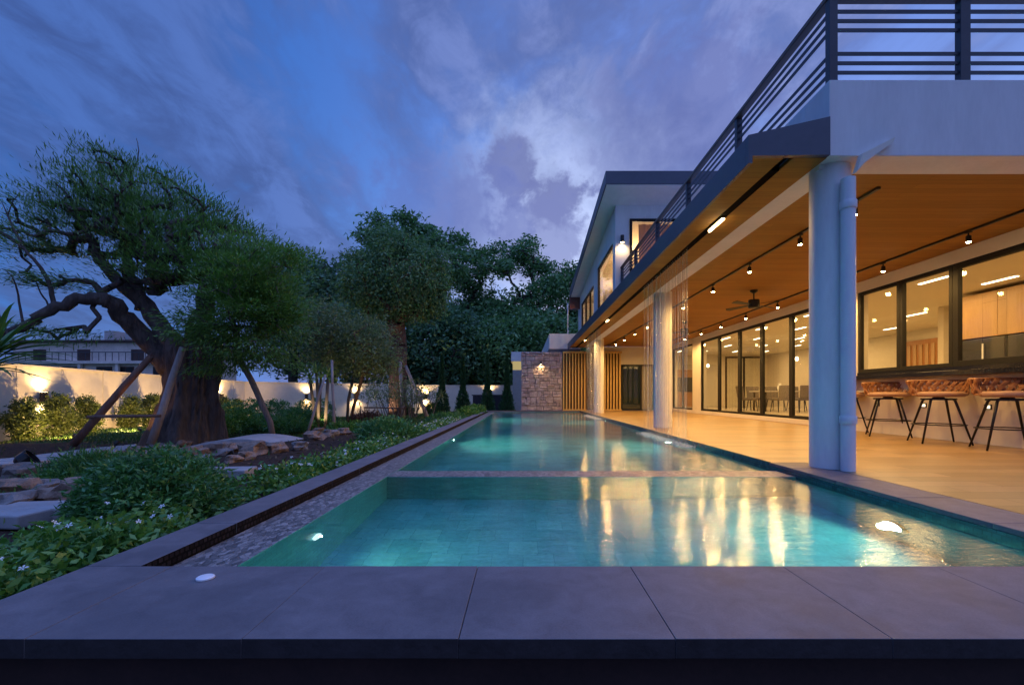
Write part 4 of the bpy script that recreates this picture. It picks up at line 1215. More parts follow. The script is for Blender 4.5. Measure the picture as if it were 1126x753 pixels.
# ------------------------------------------------------------------ garden walls
def wall_seg(pts, z0, zt, lb, name='garden_wall'):
    t = thing(name, lb, 'garden wall', (pts[0][0], pts[0][1], z0))
    mb = MB(); cp = MB(); ps = MB()
    for (a, b), (za, zb_) in zip(zip(pts[:-1], pts[1:]), zip(zt[:-1], zt[1:])):
        d = Vector((b[0] - a[0], b[1] - a[1], 0)); ln = d.length; d.normalize(); nn_ = Vector((d.y, -d.x, 0))
        def q(s, o, z): return (a[0] + d.x * s + nn_.x * o, a[1] + d.y * s + nn_.y * o, z)
        mb.hexa([q(0, 0, z0), q(ln, 0, z0), q(ln, -0.15, z0), q(0, -0.15, z0), q(0, 0, za), q(ln, 0, zb_), q(ln, -0.15, zb_), q(0, -0.15, za)])
        cp.hexa([q(0, 0.03, za + .002), q(ln, 0.03, zb_ + .002), q(ln, -0.18, zb_ + .002), q(0, -0.18, za + .002), q(0, 0.03, za + .052), q(ln, 0.03, zb_ + .052), q(ln, -0.18, zb_ + .052), q(0, -0.18, za + .052)])
        k = 0
        s = 1.2
        while s < ln - 0.4:
            zz = za + (zb_ - za) * s / ln
            ps.hexa([q(s, 0.025, z0), q(s + 0.22, 0.025, z0), q(s + 0.22, 0.001, z0), q(s, 0.001, z0), q(s, 0.025, zz - .002), q(s + 0.22, 0.025, zz - .002), q(s + 0.22, 0.001, zz - .002), q(s, 0.001, zz - .002)])
            s += 3.1
    mb.build('wall', M['garden_wall'], t); cp.build('capping', M['garden_wall'], t)
    if ps.v: ps.build('pilaster', M['garden_wall'], t)
    return t
wall_seg([(-12.2, 2.0), (-15.9, 26.0)], -0.9, [1.52, 1.42], 'long cream garden wall on the left lit by wall lamps')
wall_seg([(-15.9, 26.0), (-6.0, 31.0)], -0.9, [1.42, 1.33], 'cream garden wall behind the tree trunks in the far corner')
wall_seg([(-6.0, 31.0), (2.8, 31.3)], -0.9, [1.33, 1.31], 'white garden wall behind the row of cypresses')
def on_wall(px, A, B):
    k = (px - VX) / F
    dx, dy = B[0] - A[0], B[1] - A[1]
    s = (k * A[1] - A[0]) / (dx - k * dy)
    return A[0] + dx * s, A[1] + dy * s
W1, W2, W3, W4 = (-12.2, 2.0), (-15.9, 26.0), (-6.0, 31.0), (2.8, 31.3)
def wn(A, B):
    d = Vector((B[0] - A[0], B[1] - A[1], 0)).normalized(); return Vector((d.y, -d.x, 0))
for px, z, A, B, lb, pw in ((43, 0.60, W1, W2, 'bright up and down lamp on the left garden wall behind the big strap leaves', 34), (241, 0.60, W1, W2, 'up and down lamp on the garden wall just right of the huge trunk', 40),
                        (337, 0.62, W2, W3, 'up and down lamp on the corner garden wall above the drooping strap leaves', 34), (391, 0.62, W2, W3, 'up and down lamp hidden behind the thin stems in the corner', 34),
                        (468, 0.58, W2, W3, 'up and down lamp on the garden wall left of the first cypress', 44), (538, 0.72, W3, W4, 'lamp on the white wall behind the third cypress', 34)):
    x, y = on_wall(px, A, B)
    sconce((x, y, z), wn(A, B), lb, pw * 2.6, True, h=0.34, r=0.09)
gt = thing('gate', 'low black solid gate in front of the white garden wall', 'gate', (-1.6, 30.4, -0.7))
MB().box(-3.35, 0.1, 30.4, 30.46, -0.7, 0.66).build('gate_panel', M['gate'], gt)
MB().box(-3.42, 0.1, 30.38, 30.48, 0.661, 0.72).build('top_rail', M['gate'], gt)

# ------------------------------------------------------------------ neighbour house
nb = thing('neighbour_house', 'weathered lilac grey house with a dark roof behind the left garden wall', 'house', (-29, 33, -0.6))
MB().box(-37, -25.2, 33, 40, -0.6, 4.5).build('wall', M['old_wall'], nb)
mb = MB(); mb.hexa([(-37.5, 32.7, 4.52), (-25.0, 32.7, 4.52), (-25.0, 40.5, 4.52), (-37.5, 40.5, 4.52), (-37.5, 32.7, 4.66), (-25.0, 32.7, 4.66), (-26.5, 40.5, 5.4), (-37.5, 40.5, 5.4)])
mb.build('roof', M['old_roof'], nb)
MB().box(-37.3, -24.9, 32.6, 32.998, 2.95, 3.15).build('balcony_slab', M['old_wall'], nb)
mb = MB()
for k in range(26): mb.box(-37.2 + k * 0.48, -37.17 + k * 0.48, 32.65, 32.68, 3.15, 3.75)
mb.box(-37.3, -24.9, 32.64, 32.69, 3.75, 3.8); mb.build('balcony_rail', M['dark_metal'], nb)
for x in (-36, -33.4, -30.9, -29.3, -26.8):
    f = MB().box(x, x + 1.1, 32.93, 33.02, 1.7, 2.75).build('window', M['old_roof'], nb)
    MB().box(x + 0.08, x + 0.5, 32.90, 32.928, 1.78, 2.67).build('pane', M['black'], f); MB().box(x + 0.58, x + 1.02, 32.90, 32.928, 1.78, 2.67).build('pane', M['black'], f)
for x in (-35.5, -32.3, -28.4):
    MB().box(x, x + 0.9, 32.95, 33.02, 3.2, 4.0).build('window', M['old_roof'], nb)
for x in (-37.0, -31.9, -29.2, -25.2):
    MB().box(x - 0.1, x + 0.1, 32.66, 32.86, -0.6, 2.949).build('post', M['old_wall'], nb)
MB().box(-31.3, -30.6, 34, 35, 4.5, 5.5).build('chimney', M['tank'], nb)
tk = MB(); tk.lathe([(0.5, 0), (0.52, 0.1), (0.52, 0.9), (0.35, 1.1), (0.1, 1.16)], c=(-28.6, 33.5, 4.68), n=20)
tag(tk.build('water_tank', M['tank'], smooth=False), 'pale round water tank on the roof of the neighbour house', 'water tank')

# ------------------------------------------------------------------ vegetation helpers
def unit(a): return a / np.maximum(np.linalg.norm(a, axis=1), 1e-9)[:, None]


def leaves(centers, spread, n_each, ln, wd, g, flat=0.0, droop=0.0, outward=None, lvar=0.35, dirs=None):
    """centers (k,3); n_each leaves gaussian about each; returns (n,4,3)"""
    c = np.repeat(np.asarray(centers, float), n_each, axis=0)
    n = len(c)
    sp = np.asarray(spread, float)
    p = c + np.clip(g.normal(size=(n, 3)), -2.1, 2.1) * sp
    d = g.normal(size=(n, 3))
    d[:, 2] *= (1 - flat)
    if outward is not None:
        o = p - np.asarray(outward); o = unit(o); d = unit(d) * 0.75 + o * 0.9
    if dirs is not None:
        d = unit(d) * 0.6 + np.repeat(np.asarray(dirs), n_each, axis=0)
    d[:, 2] -= droop
    d = unit(d)
    r = g.normal(size=(n, 3)); r[:, 2] *= (1 - 0.5 * flat)
    s = unit(np.cross(d, r))
    if flat:
        up_ = np.zeros((n, 3)); up_[:, 2] = 1
        s2 = unit(np.cross(d, up_) + 1e-6); s = unit(s * (1 - flat) + s2 * flat)
    l = ln * (1 + lvar * g.uniform(-1, 1, n))[:, None]; w_ = wd * (1 + lvar * g.uniform(-1, 1, n))[:, None]
    nrm = np.cross(d, s)
    q = np.stack([p, p + d * l * 0.45 + s * w_ + nrm * w_ * 0.25, p + d * l - nrm * l * 0.08, p + d * l * 0.45 - s * w_ + nrm * w_ * 0.25], 1)
    return q


def sample_blobs(blobs, g, shell=0.55):
    out = []
    for c, r, n in blobs:
        d = unit(g.normal(size=(n, 3)))
        u = g.uniform(0, 1, n) ** (1 / 3)
        u = shell + (1 - shell) * u if shell < 1 else u
        u = np.where(g.uniform(0, 1, n) < 0.25, g.uniform(0.2, shell, n), u)
        out.append(np.asarray(c) + d * u[:, None] * np.asarray(r))
    return np.concatenate(out)


def skeleton(trunk, tips, g, wig=0.08, steps=3):
    """trunk: list of points; joins every tip to the nearest node; returns nodes, parent, load"""
    nodes = [np.array(p, float) for p in trunk]
    par = [-1] + list(range(len(trunk) - 1))
    base = np.array(trunk[-1], float)
    order = np.argsort(np.linalg.norm(tips - base, axis=1))
    tip_idx = []
    lo = max(1, len(trunk) // 2)
    for i in order:
        t = tips[i]
        P = np.array(nodes)
        dv = t - P
        dist = np.linalg.norm(dv, axis=1)
        cost = dist + np.where(dv[:, 2] < 0, -dv[:, 2] * 0.5, 0)
        cost[:lo] += 50
        j = int(np.argmin(cost)); a = nodes[j]; cur = j
        for s in range(1, steps + 1):
            f = s / steps
            p = a + (t - a) * f
            if s < steps:
                p = p + g.normal(size=3) * wig * dist[j] + np.array([0, 0, 0.12 * dist[j] * math.sin(f * math.pi)])
            nodes.append(p); par.append(cur); cur = len(nodes) - 1
        tip_idx.append(cur)
    load = np.zeros(len(nodes))
    for t in tip_idx: load[t] += 1
    for k in range(len(nodes) - 1, 0, -1):
        load[par[k]] += load[k]
    return nodes, par, load


def tree(name, label, trunk, blobs, lf, bark, leaf_kw, n_each, spread, seed, r_trunk, r_tip=0.008, group=None, shell=0.55, wig=0.08, trunk_r=None, extra=None, tn=8, bare=0, extra_leaves=None, steps=3):
    g = np.random.default_rng(seed)
    t = thing(name, label, 'tree', trunk[0], group=group)
    tips = sample_blobs(blobs, g, shell)
    nodes, par, load = skeleton(trunk, tips, g, wig, steps)
    mb = MB(); nt_ = len(trunk)
    tot = load[0]
    rad = r_tip + (r_trunk - r_tip) * (load / tot) ** 0.5
    if trunk_r is not None:
        for i in range(nt_): rad[i] = trunk_r[i]
        if extra is not None: extra(mb)
        else: mb.tube([tuple(x) for x in trunk], trunk_r, 14)
    else:
        mb.tube([tuple(x) for x in trunk], [rad[i] for i in range(nt_)], 12)
    for k in range(nt_, len(nodes)):
        p = par[k]
        ra = min(rad[p], rad[k] * 1.6 + 0.004)
        mb.tube([tuple(nodes[p]), tuple(nodes[k])], [ra, rad[k]], 6 if rad[k] > 0.03 else 4, cap=False)
    mb.build('trunk', bark, t, smooth=True)
    cc = tips
    if bare: cc = tips[bare:]
    q = leaves(cc, spread, n_each, g=g, **leaf_kw)
    if extra_leaves is not None: q = np.concatenate([q, extra_leaves])
    mesh_quads('crown', q, lf, t)
    return t


# ------------------------------------------------------------------ the big leaning tree
g1 = np.random.default_rng(21)
BX, BY = -8.0, 10.8
def big_trunk(mb):
    n = 132; rows = 60
    o = len(mb.v)
    zs = np.linspace(-0.62, 2.0, rows)
    for z in zs:
        f = (z + 0.62) / 2.62
        cx = BX + 0.05 * math.sin(f * 3) + 0.12 * f; cy = BY + 0.1 * f
        r0 = 0.71 - 0.13 * f + 0.24 * math.exp(-f * 7) + 0.06 * math.sin(f * 9)
        for k in range(n):
            a = 2 * math.pi * k / n
            r = r0 * (1 + 0.13 * math.sin(5 * a + 1.2 + f * 1.4) + 0.08 * math.sin(9 * a + 3 * f + 0.4) - 0.06 * abs(math.sin(8 * a + 2.5 * f)) - 0.05 * abs(math.sin(13 * a - 3 * f + math.sin(f * 11 + a) * .5)) - 0.045 * abs(math.sin(19 * a + 4 * f + math.sin(f * 17 + 2 * a) * .8)) + 0.018 * math.sin(31 * a + 9 * math.sin(f * 7 + a)) + 0.02 * math.sin(f * 23 + 5 * a))
            mb.v.append((cx + r * math.cos(a), cy + r * math.sin(a) * 0.9, z))
    for i in range(rows - 1):
        for k in range(n):
            a = o + i * n + k; b = o + i * n + (k + 1) % n
            mb.f.append((a, b, b + n, a + n)); mb.m.append(0)
    mb.f.append(tuple(o + (rows - 1) * n + k for k in range(n))); mb.m.append(0)
    def pxl(pts, y):      # limb drawn through picture points at depth y
        return [((p[0] - VX) / F * (y + p[2]), y + p[2], CAMH - (p[1] - VY) / F * (y + p[2])) for p in pts]
    def limb(pts, r, y=BY):
        P = [Vector(p) for p in pxl(pts, y)]
        out = []; rr_ = []
        m = len(P)
        for i in range(m - 1):
            p0, p1, p2, p3 = P[max(i - 1, 0)], P[i], P[i + 1], P[min(i + 2, m - 1)]
            for s in range(5):
                t_ = s / 5
                q = 0.5 * ((2 * p1) + (-p0 + p2) * t_ + (2 * p0 - 5 * p1 + 4 * p2 - p3) * t_ ** 2 + (-p0 + 3 * p1 - 3 * p2 + p3) * t_ ** 3)
                q += Vector(g1.normal(size=3)) * min(0.03, r[i] * 0.25)
                out.append(q); rr_.append((r[i] + (r[i + 1] - r[i]) * t_) * (1 + g1.uniform(-0.07, 0.07)))
        out.append(P[-1]); rr_.append(r[-1])
        mb.tube(out, rr_, 10)
    limb([(190, 405, 0), (165, 378, -.2), (138, 350, -.5), (118, 330, -.8), (85, 330, -1.1), (50, 345, -1.4), (18, 362, -1.6), (-30, 378, -1.9)], [0.30, 0.22, 0.19, 0.16, 0.12, 0.10, 0.085, 0.06])
    limb([(205, 400, 0), (180, 365, 0), (150, 318, 0), (140, 280, 0.1), (145, 235, 0.2), (142, 180, 0.2)], [0.34, 0.22, 0.15, 0.10, 0.055, 0.015])
    limb([(215, 400, 0), (222, 350, 0.2), (232, 300, 0.5), (250, 262, 0.7), (262, 235, .9)], [0.36, 0.24, 0.14, 0.08, 0.02])
    limb([(160, 340, 0), (120, 300, -.3), (98, 262, -.5), (82, 225, -.6), (60, 200, -.7)], [0.17, 0.11, 0.07, 0.04, 0.01])
    limb([(230, 330, 0.2), (262, 305, 0), (292, 300, -.3), (312, 318, -.4)], [0.12, 0.08, 0.05, 0.02])
    # bare shoots on the left limb
    limb([(62, 338, -1.3), (48, 300, -1.4), (28, 275, -1.5), (12, 245, -1.5), (2, 222, -1.5)], [0.05, 0.036, 0.026, 0.017, 0.006])
    limb([(28, 275, -1.5), (12, 263, -1.6), (-6, 250, -1.6)], [0.024, 0.015, 0.006])
    limb([(8, 238, -1.5), (14, 222, -1.5), (20, 214, -1.5)], [0.013, 0.008, 0.004])
    limb([(26, 362, -1.6), (20, 325, -1.6), (14, 305, -1.7), (2, 295, -1.7)], [0.025, 0.017, 0.011, 0.004])
    limb([(58, 342, -1.3), (45, 322, -1.2), (36, 300, -1.2)], [0.022, 0.014, 0.005])
    limb([(10, 372, -1.8), (2, 352, -1.8), (-6, 336, -1.8)], [0.025, 0.015, 0.006])
    limb([(142, 200, 0.2), (152, 170, .2), (150, 152, .2)], [0.02, 0.012, 0.005]); limb([(112, 230, -.3), (110, 190, -.3), (100, 160, -.3)], [0.03, 0.015, 0.005])
    limb([(100, 200, -.3), (84, 182, -.3), (72, 176, -.3)], [0.012, 0.008, 0.004])

BT_trunk = [(BX, BY, -0.5), (BX, BY, 0.6), (BX + .1, BY + .1, 1.6), (-8.3, BY, 2.5), (-8.7, BY, 3.2)]
blobs = [((-9.4, 10.9, 5.15), (1.4, 1.5, 1.0), 85), ((-10.4, 10.4, 4.65), (1.15, 1.2, 0.9), 48), ((-8.4, 11.0, 4.75), (1.3, 1.5, 0.9), 66), ((-7.3, 11.0, 4.0), (1.2, 1.4, 0.85), 62),
         ((-11.1, 10.0, 3.9), (0.9, 1.0, 0.6), 14), ((-6.5, 10.9, 3.2), (0.9, 1.4, 0.8), 46), ((-8.1, 10.4, 3.5), (1.2, 1.0, 0.45), 24), ((-10.0, 9.8, 3.1), (0.9, 0.8, 0.3), 10), ((-9.9, 9.6, 2.0), (0.7, 0.5, 0.2), 6), ((-9.7, 10.8, 6.0), (0.8, 0.7, 0.35), 14)]
def feather_dirs(tips, c, g): 
    return unit(tips - np.asarray(c)) * np.array([1, 1, 0.35])
gB = np.random.default_rng(5)
tree('rain_tree', 'huge old leaning tree with a thick fissured trunk and wide feathery crown', BT_trunk, blobs, LF['feather'], M['bark'],
     dict(ln=0.15, wd=0.011, flat=0.72, droop=0.0, outward=(-8.4, 10.8, 3.0)), 88, (0.32, 0.28, 0.055), 31, 0.30, 0.0085, shell=0.5, trunk_r=[0.9, 0.7, 0.5, 0.3, 0.25], extra=big_trunk, steps=4, wig=0.06)

# feathery smaller tree in front of it on the right
tree('feathery_tree', 'slender feathery tree with a thin leaning trunk right of the huge tree', [(-5.32, 9.75, -0.45), (-5.42, 9.75, 0.1), (-5.62, 9.75, 0.55), (-5.85, 9.8, 1.0), (-6.1, 9.8, 1.45), (-6.2, 9.8, 2.1)],
     [((-6.0, 9.7, 2.9), (0.95, 1.0, 1.0), 85), ((-5.4, 9.6, 3.0), (0.75, 0.9, 0.9), 70), ((-5.5, 9.4, 2.0), (0.8, 0.8, 0.65), 60), ((-6.5, 9.5, 2.0), (0.7, 0.8, 0.6), 45), ((-6.2, 9.9, 3.7), (0.7, 0.8, 0.45), 30), ((-4.95, 9.5, 3.6), (0.45, 0.5, 0.3), 12), ((-4.8, 9.4, 2.3), (0.35, 0.5, 0.3), 10), ((-6.7, 9.8, 1.35), (0.5, 0.5, 0.2), 9), ((-5.2, 9.4, 1.35), (0.5, 0.5, 0.2), 9)], LF['bright'], M['bark_grey'],
     dict(ln=0.11, wd=0.013, flat=0.6, droop=0.12, outward=(-5.9, 9.7, 2.2)), 75, (0.20, 0.19, 0.06), 33, 0.06, 0.005, shell=0.45)

# dense round topped tree with props
tree('ficus_tree', 'tall round topped tree with a dense pruned crown and propped grey trunk', [(-5.7, 20.7, -0.65), (-5.7, 20.7, 0.8), (-5.68, 20.7, 1.8), (-5.68, 20.7, 2.5), (-5.68, 20.7, 2.9)],
     [((-5.75, 20.7, 5.75), (2.2, 2.1, 1.55), 260), ((-5.7, 20.7, 4.75), (1.8, 1.7, 0.6), 70), ((-5.5, 20.7, 7.1), (1.3, 1.3, 0.6), 40), ((-7.3, 20.6, 6.6), (0.7, 0.6, 0.5), 20), ((-4.2, 20.6, 6.8), (0.7, 0.6, 0.5), 20), ((-6.2, 20.5, 7.7), (0.5, 0.5, 0.4), 12), ((-3.9, 20.5, 5.2), (0.5, 0.6, 0.5), 14), ((-7.7, 20.5, 5.4), (0.4, 0.5, 0.5), 10)], LF['ficus'], M['bark_red'],
     dict(ln=0.15, wd=0.028, flat=0.1, droop=0.55), 120, (0.24, 0.24, 0.2), 35, 0.40, 0.012, shell=0.62)

# cluster of young olive green trees
def stems(c, n, h, g, lean=0.5):
    return [[(c[0] + g.normal(0, .12), c[1] + g.normal(0, .12), c[2]), (c[0] + g.normal(0, lean * .5), c[1] + g.normal(0, lean * .4), c[2] + h * .5), (c[0] + g.normal(0, lean), c[1] + g.normal(0, lean), c[2] + h)] for _ in range(n)]
gc = np.random.default_rng(77)
tree('young_tree', 'young olive green tree leaning right among thin stems', [(-6.0, 15.6, -0.5), (-5.8, 15.6, 0.3), (-5.5, 15.5, 1.2), (-5.35, 15.5, 1.9)], [((-5.3, 15.5, 2.4), (0.85, 0.9, 0.85), 70), ((-4.9, 15.4, 1.8), (0.6, 0.6, 0.5), 30)], LF['olive'], M['bark_red'],
     dict(ln=0.12, wd=0.017, flat=0.2, droop=0.3), 62, (0.27, 0.26, 0.2), 41, 0.055, 0.006, group='young trees by the lawn')
tree('young_tree', 'young olive green tree in the middle of the thin stemmed group', [(-6.35, 16.4, -0.5), (-6.3, 16.4, 0.5), (-6.1, 16.4, 1.4), (-6.1, 16.3, 2.1)], [((-6.0, 16.3, 2.7), (0.95, 0.9, 0.8), 80), ((-6.2, 16.2, 1.9), (0.8, 0.6, 0.5), 35)], LF['olive'], M['bark_grey'],
     dict(ln=0.12, wd=0.017, flat=0.2, droop=0.3), 62, (0.28, 0.27, 0.2), 42, 0.05, 0.006, group='young trees by the lawn')
tree('young_tree', 'young olive green tree with the paler tall crown left of the stems', [(-6.7, 15.0, -0.5), (-6.7, 15.0, 0.5), (-6.65, 15.0, 1.6), (-6.6, 15.0, 2.2)], [((-6.5, 15.0, 2.9), (0.75, 0.8, 0.75), 70), ((-6.6, 15.0, 2.1), (0.6, 0.6, 0.5), 30)], LF['olive'], M['bark_grey'],
     dict(ln=0.12, wd=0.017, flat=0.2, droop=0.25), 58, (0.27, 0.26, 0.2), 43, 0.045, 0.006, group='young trees by the lawn')
# a thicket of bare slanting stems under them
mb = MB(); gs = np.random.default_rng(9)
th = thing('shrub', 'thicket of bare slanting stems with sparse leaves under the young trees', 'shrub', (-5.6, 18.5, -0.6))
tipl = []
for k in range(26):
    x = -6.6 + gs.uniform(0, 2.7); y = 18 + gs.uniform(0, 1.6)
    p = Vector((x, y, -0.62)); dx = gs.normal(0, .35); pts = [p]
    for s in range(4): pts.append(p + Vector((dx * (s + 1) * .25 + gs.normal(0, .05), gs.normal(0, .05), (s + 1) * gs.uniform(.34, .46))))
    mb.tube(pts, [0.028, 0.024, 0.018, 0.012, 0.006], 6); tipl.append(np.array(pts[-1])); tipl.append(np.array(pts[-2]))
mb.build('stems', M['bark_grey'], th, smooth=True)
mesh_quads('leaves', leaves(tipl, (0.16, 0.16, 0.14), 45, 0.10, 0.02, gs, droop=0.2), LF['olive'], th)

# background trees behind the wall
def bgtree(px, ytop, depth, rpx, label, lf, seed, n=150, low=400, leaf=0.34, each=70, clump=1.05, shell=0.5, sub=None):
    x = (px - VX) / F * depth
    zt_ = CAMH + (VY - ytop) / F * depth; zl = CAMH + (VY - low) / F * depth
    r = rpx / F * depth
    gg = np.random.default_rng(seed)
    bl = []
    if sub:
        for (sx, sy, sr, sq, cnt) in sub:
            bl.append((((sx - VX) / F * depth, depth + gg.uniform(-1, 1) * r * 0.3, CAMH + (VY - sy) / F * depth), (sr / F * depth, sr / F * depth, sr * sq / F * depth), cnt))
    else:
        bl.append(((x, depth, (zt_ + zl) / 2), (r, r, (zt_ - zl) / 2), n))
        for k in range(7):
            bl.append(((x + gg.uniform(-.8, .8) * r, depth + gg.uniform(-.5, .2) * r, zt_ - gg.uniform(0.1, .55) * (zt_ - zl)), (r * .42, r * .42, r * .3), n // 9))
    return tree('background_tree', label, [(x, depth, -0.7), (x + .2, depth, zl * 0.5), (x, depth, zl), (x + .1, depth, zl + (zt_ - zl) * 0.25)], bl, lf, M['bark_dark'],
                dict(ln=leaf, wd=leaf * 0.2, flat=0.25, droop=0.2), int(each * 0.62), (0.5 * clump, 0.5 * clump, 0.26 * clump), seed, 0.35, 0.02, 'trees beyond the garden wall', shell)

bgtree(450, 235, 37, 60, 'tall leafy tree rising behind the round topped tree', LF['back'], 51, sub=[(395, 290, 16, .7, 18), (405, 262, 9, .7, 8), (500, 300, 16, .8, 20), (428, 264, 17, .7, 24), (455, 256, 16, .7, 22), (482, 272, 15, .6, 20), (408, 284, 12, .7, 12), (440, 305, 46, .6, 60), (418, 244, 7, .8, 7), (449, 240, 7, .8, 7), (501, 258, 9, .5, 8), (470, 252, 7, .6, 5), (505, 285, 9, .5, 7)], leaf=0.4, each=80, clump=1.0)
bgtree(545, 268, 40, 55, 'broad layered tree with open leafy tiers right of the round topped tree', LF['back'], 52, sub=[(524, 283, 17, .6, 28), (572, 279, 17, .6, 28), (594, 297, 14, .55, 20), (550, 300, 20, .5, 26), (515, 308, 20, .55, 28), (540, 330, 36, .5, 60), (590, 328, 28, .5, 42), (605, 312, 9, .6, 9), (560, 350, 34, .5, 46), (508, 342, 24, .6, 32), (548, 270, 8, .6, 7), (585, 266, 7, .6, 5)], leaf=0.38, each=70, clump=0.95)
bgtree(632, 285, 42, 30, 'leafy tree rising behind the far corner of the upstairs roof', LF['back'], 53, n=110, low=400, leaf=0.4)
bgtree(365, 284, 38, 45, 'dark rounded tree at the left of the background row', LF['back_dark'], 54, n=190, low=415, leaf=0.4, each=80, clump=1.2)
bgtree(322, 300, 36, 32, 'dark tree behind the feathery crown', LF['back_dark'], 55, n=120, low=418, leaf=0.4, each=80, clump=1.1)
bgtree(395, 330, 34, 40, 'dark bushy tree low behind the garden wall corner', LF['back_dark'], 56, n=150, low=428, leaf=0.36, each=80, clump=1.1)
bgtree(492, 335, 35, 42, 'mid green tree behind the first two cypresses', LF['back_dark'], 57, n=170, low=428, leaf=0.36, each=80, clump=1.1)
bgtree(545, 352, 36, 42, 'dark green tree behind the last two cypresses', LF['back'], 58, n=170, low=428, leaf=0.36, each=75, clump=1.1)
bgtree(600, 345, 38, 40, 'green tree behind the stone wall', LF['back'], 59, n=170, low=428, leaf=0.38, each=75, clump=1.1)
bgtree(455, 372, 37, 35, 'low dark tree behind the propped trunk', LF['back_dark'], 60, n=110, low=430, leaf=0.36, each=75, clump=1.1)
bgtree(520, 392, 40, 45, 'low dark tree mass above the white garden wall', LF['back_dark'], 61, n=130, low=436, leaf=0.36, each=75, clump=1.2)
bgtree(575, 392, 44, 45, 'low dark tree left of the stone wall', LF['back_dark'], 62, n=130, low=436, leaf=0.4, each=75, clump=1.2)

# cypresses
def cypress(px, ytop, depth, label, seed, hb=-0.6, wfac=0.10):
    g = np.random.default_rng(seed); x = (px - VX) / F * depth; zt_ = CAMH + (VY - ytop) / F * depth
    t = thing('cypress', label, 'cypress', (x, depth, hb), group='cypresses in a row at the end of the garden')
    mb = MB(); mb.tube([(x, depth, hb), (x, depth, zt_ - .2)], [0.05, 0.01], 8); mb.build('trunk', M['bark_dark'], t, smooth=True)
    n = 5200; f = g.uniform(0, 1, n) ** 1.25
    H = zt_ - hb
    rr_ = (0.27 * np.clip((1 - f / .42), 0, 1) ** .6 + .19 * (1 - f) ** .8 + .02) * np.sqrt(g.uniform(.25, 1, n)) * (1 + .12 * g.normal(size=n))
    a = g.uniform(0, 6.283, n)
    p = np.stack([x + rr_ * np.cos(a), depth + rr_ * np.sin(a), hb + .1 + f * (H - .1)], 1)
    d = np.stack([np.cos(a) * .45, np.sin(a) * .45, np.ones(n)], 1) + g.normal(size=(n, 3)) * .25; d = unit(d)
    s = unit(np.cross(d, g.normal(size=(n, 3)))); l = .13; w_ = .022
    mesh_quads('crown', np.stack([p, p + d * l * .5 + s * w_, p + d * l, p + d * l * .5 - s * w_], 1), LF['cypress'], t)
for k, (px, yt, dp_, lb) in enumerate(((486, 391, 24.5, 'cypress farthest left in the row, against the bare white wall'), (509, 393, 25.5, 'second cypress from the left, against the bare white wall'), (536, 390, 27, 'third cypress from the left, in front of the black gate by the lamp'), (557.5, 391, 26.5, 'cypress nearest the stone wall, in front of the black gate'))):
    cypress(px, yt, dp_, lb, 90 + k)

# ------------------------------------------------------------------ shrubs
def shrub(name, label, blobs, lf, seed, each, ln, wd, spread, group=None, flowers=0, cat='shrub', petal=0.018, flat=0.1, droop=0.0, shell=0.7, stem=True):
    g = np.random.default_rng(seed)
    c0 = blobs[0][0]
    b = (c0[0], c0[1], gz(c0[0], c0[1]) - 0.02)
    t = thing(name, label, cat, b, group=group)
    tips = sample_blobs(blobs, g, shell)
    out = np.mean([bb[0] for bb in blobs], axis=0) - np.array([0, 0, 0.25])
    q = leaves(tips, spread, each, ln, wd, g, flat=flat, droop=droop, outward=out if len(blobs) == 1 else None)
    mesh_quads('foliage', q, lf, t)
    if stem:
        mb = MB()
        for i in g.choice(len(tips), min(len(tips), 26), replace=False):
            p = tips[i]; bx = min(blobs, key=lambda bb: np.linalg.norm(np.array(bb[0]) - p))[0]
            r = Vector((bx[0] + g.normal(0, .05), bx[1] + g.normal(0, .05), gz(bx[0], bx[1]) - .03))
            mb.tube([r, (r + Vector(p)) / 2 + Vector(g.normal(size=3)) * .03, Vector(p)], [0.008, 0.006, 0.003], 4)
        mb.build('stems', M['bark_dark'], t)
    if flowers:
        fl = []
        top = tips[np.argsort(-(tips[:, 2] + g.normal(0, .03, len(tips))))][:max(flowers, 1)]
        for p in top:
            c = np.array(p) + np.array([g.normal(0, spread[0]), g.normal(0, spread[1]), abs(g.normal(0, 0.02)) + spread[2] * 1.2])
            tilt = Vector((g.normal(0, .5), g.normal(0, .5) - .35, 1)).normalized(); M3 = tilt.to_track_quat('Z', 'Y').to_matrix()
            for k in range(5):
                a = 2 * math.pi * k / 5 + g.uniform(0, .2)
                L0 = petal * g.uniform(.85, 1.2)
                loc = [(0, 0, 0), (L0 * math.cos(a - .35) * .7, L0 * math.sin(a - .35) * .7, .003), (L0 * math.cos(a), L0 * math.sin(a), .001), (L0 * math.cos(a + .35) * .7, L0 * math.sin(a + .35) * .7, .003)]
                fl.append([tuple(np.array(M3 @ Vector(v)) + c) for v in loc])
        mesh_quads('blossoms', np.array(fl), M['petal'], t)
    return t

def row(x0, x1, y0, y1, z, rx, ry, rz, n, cnt):
    return [((x0 + (x1 - x0) * k / max(n - 1, 1), y0 + (y1 - y0) * k / max(n - 1, 1), z), (rx, ry, rz), cnt) for k in range(n)]

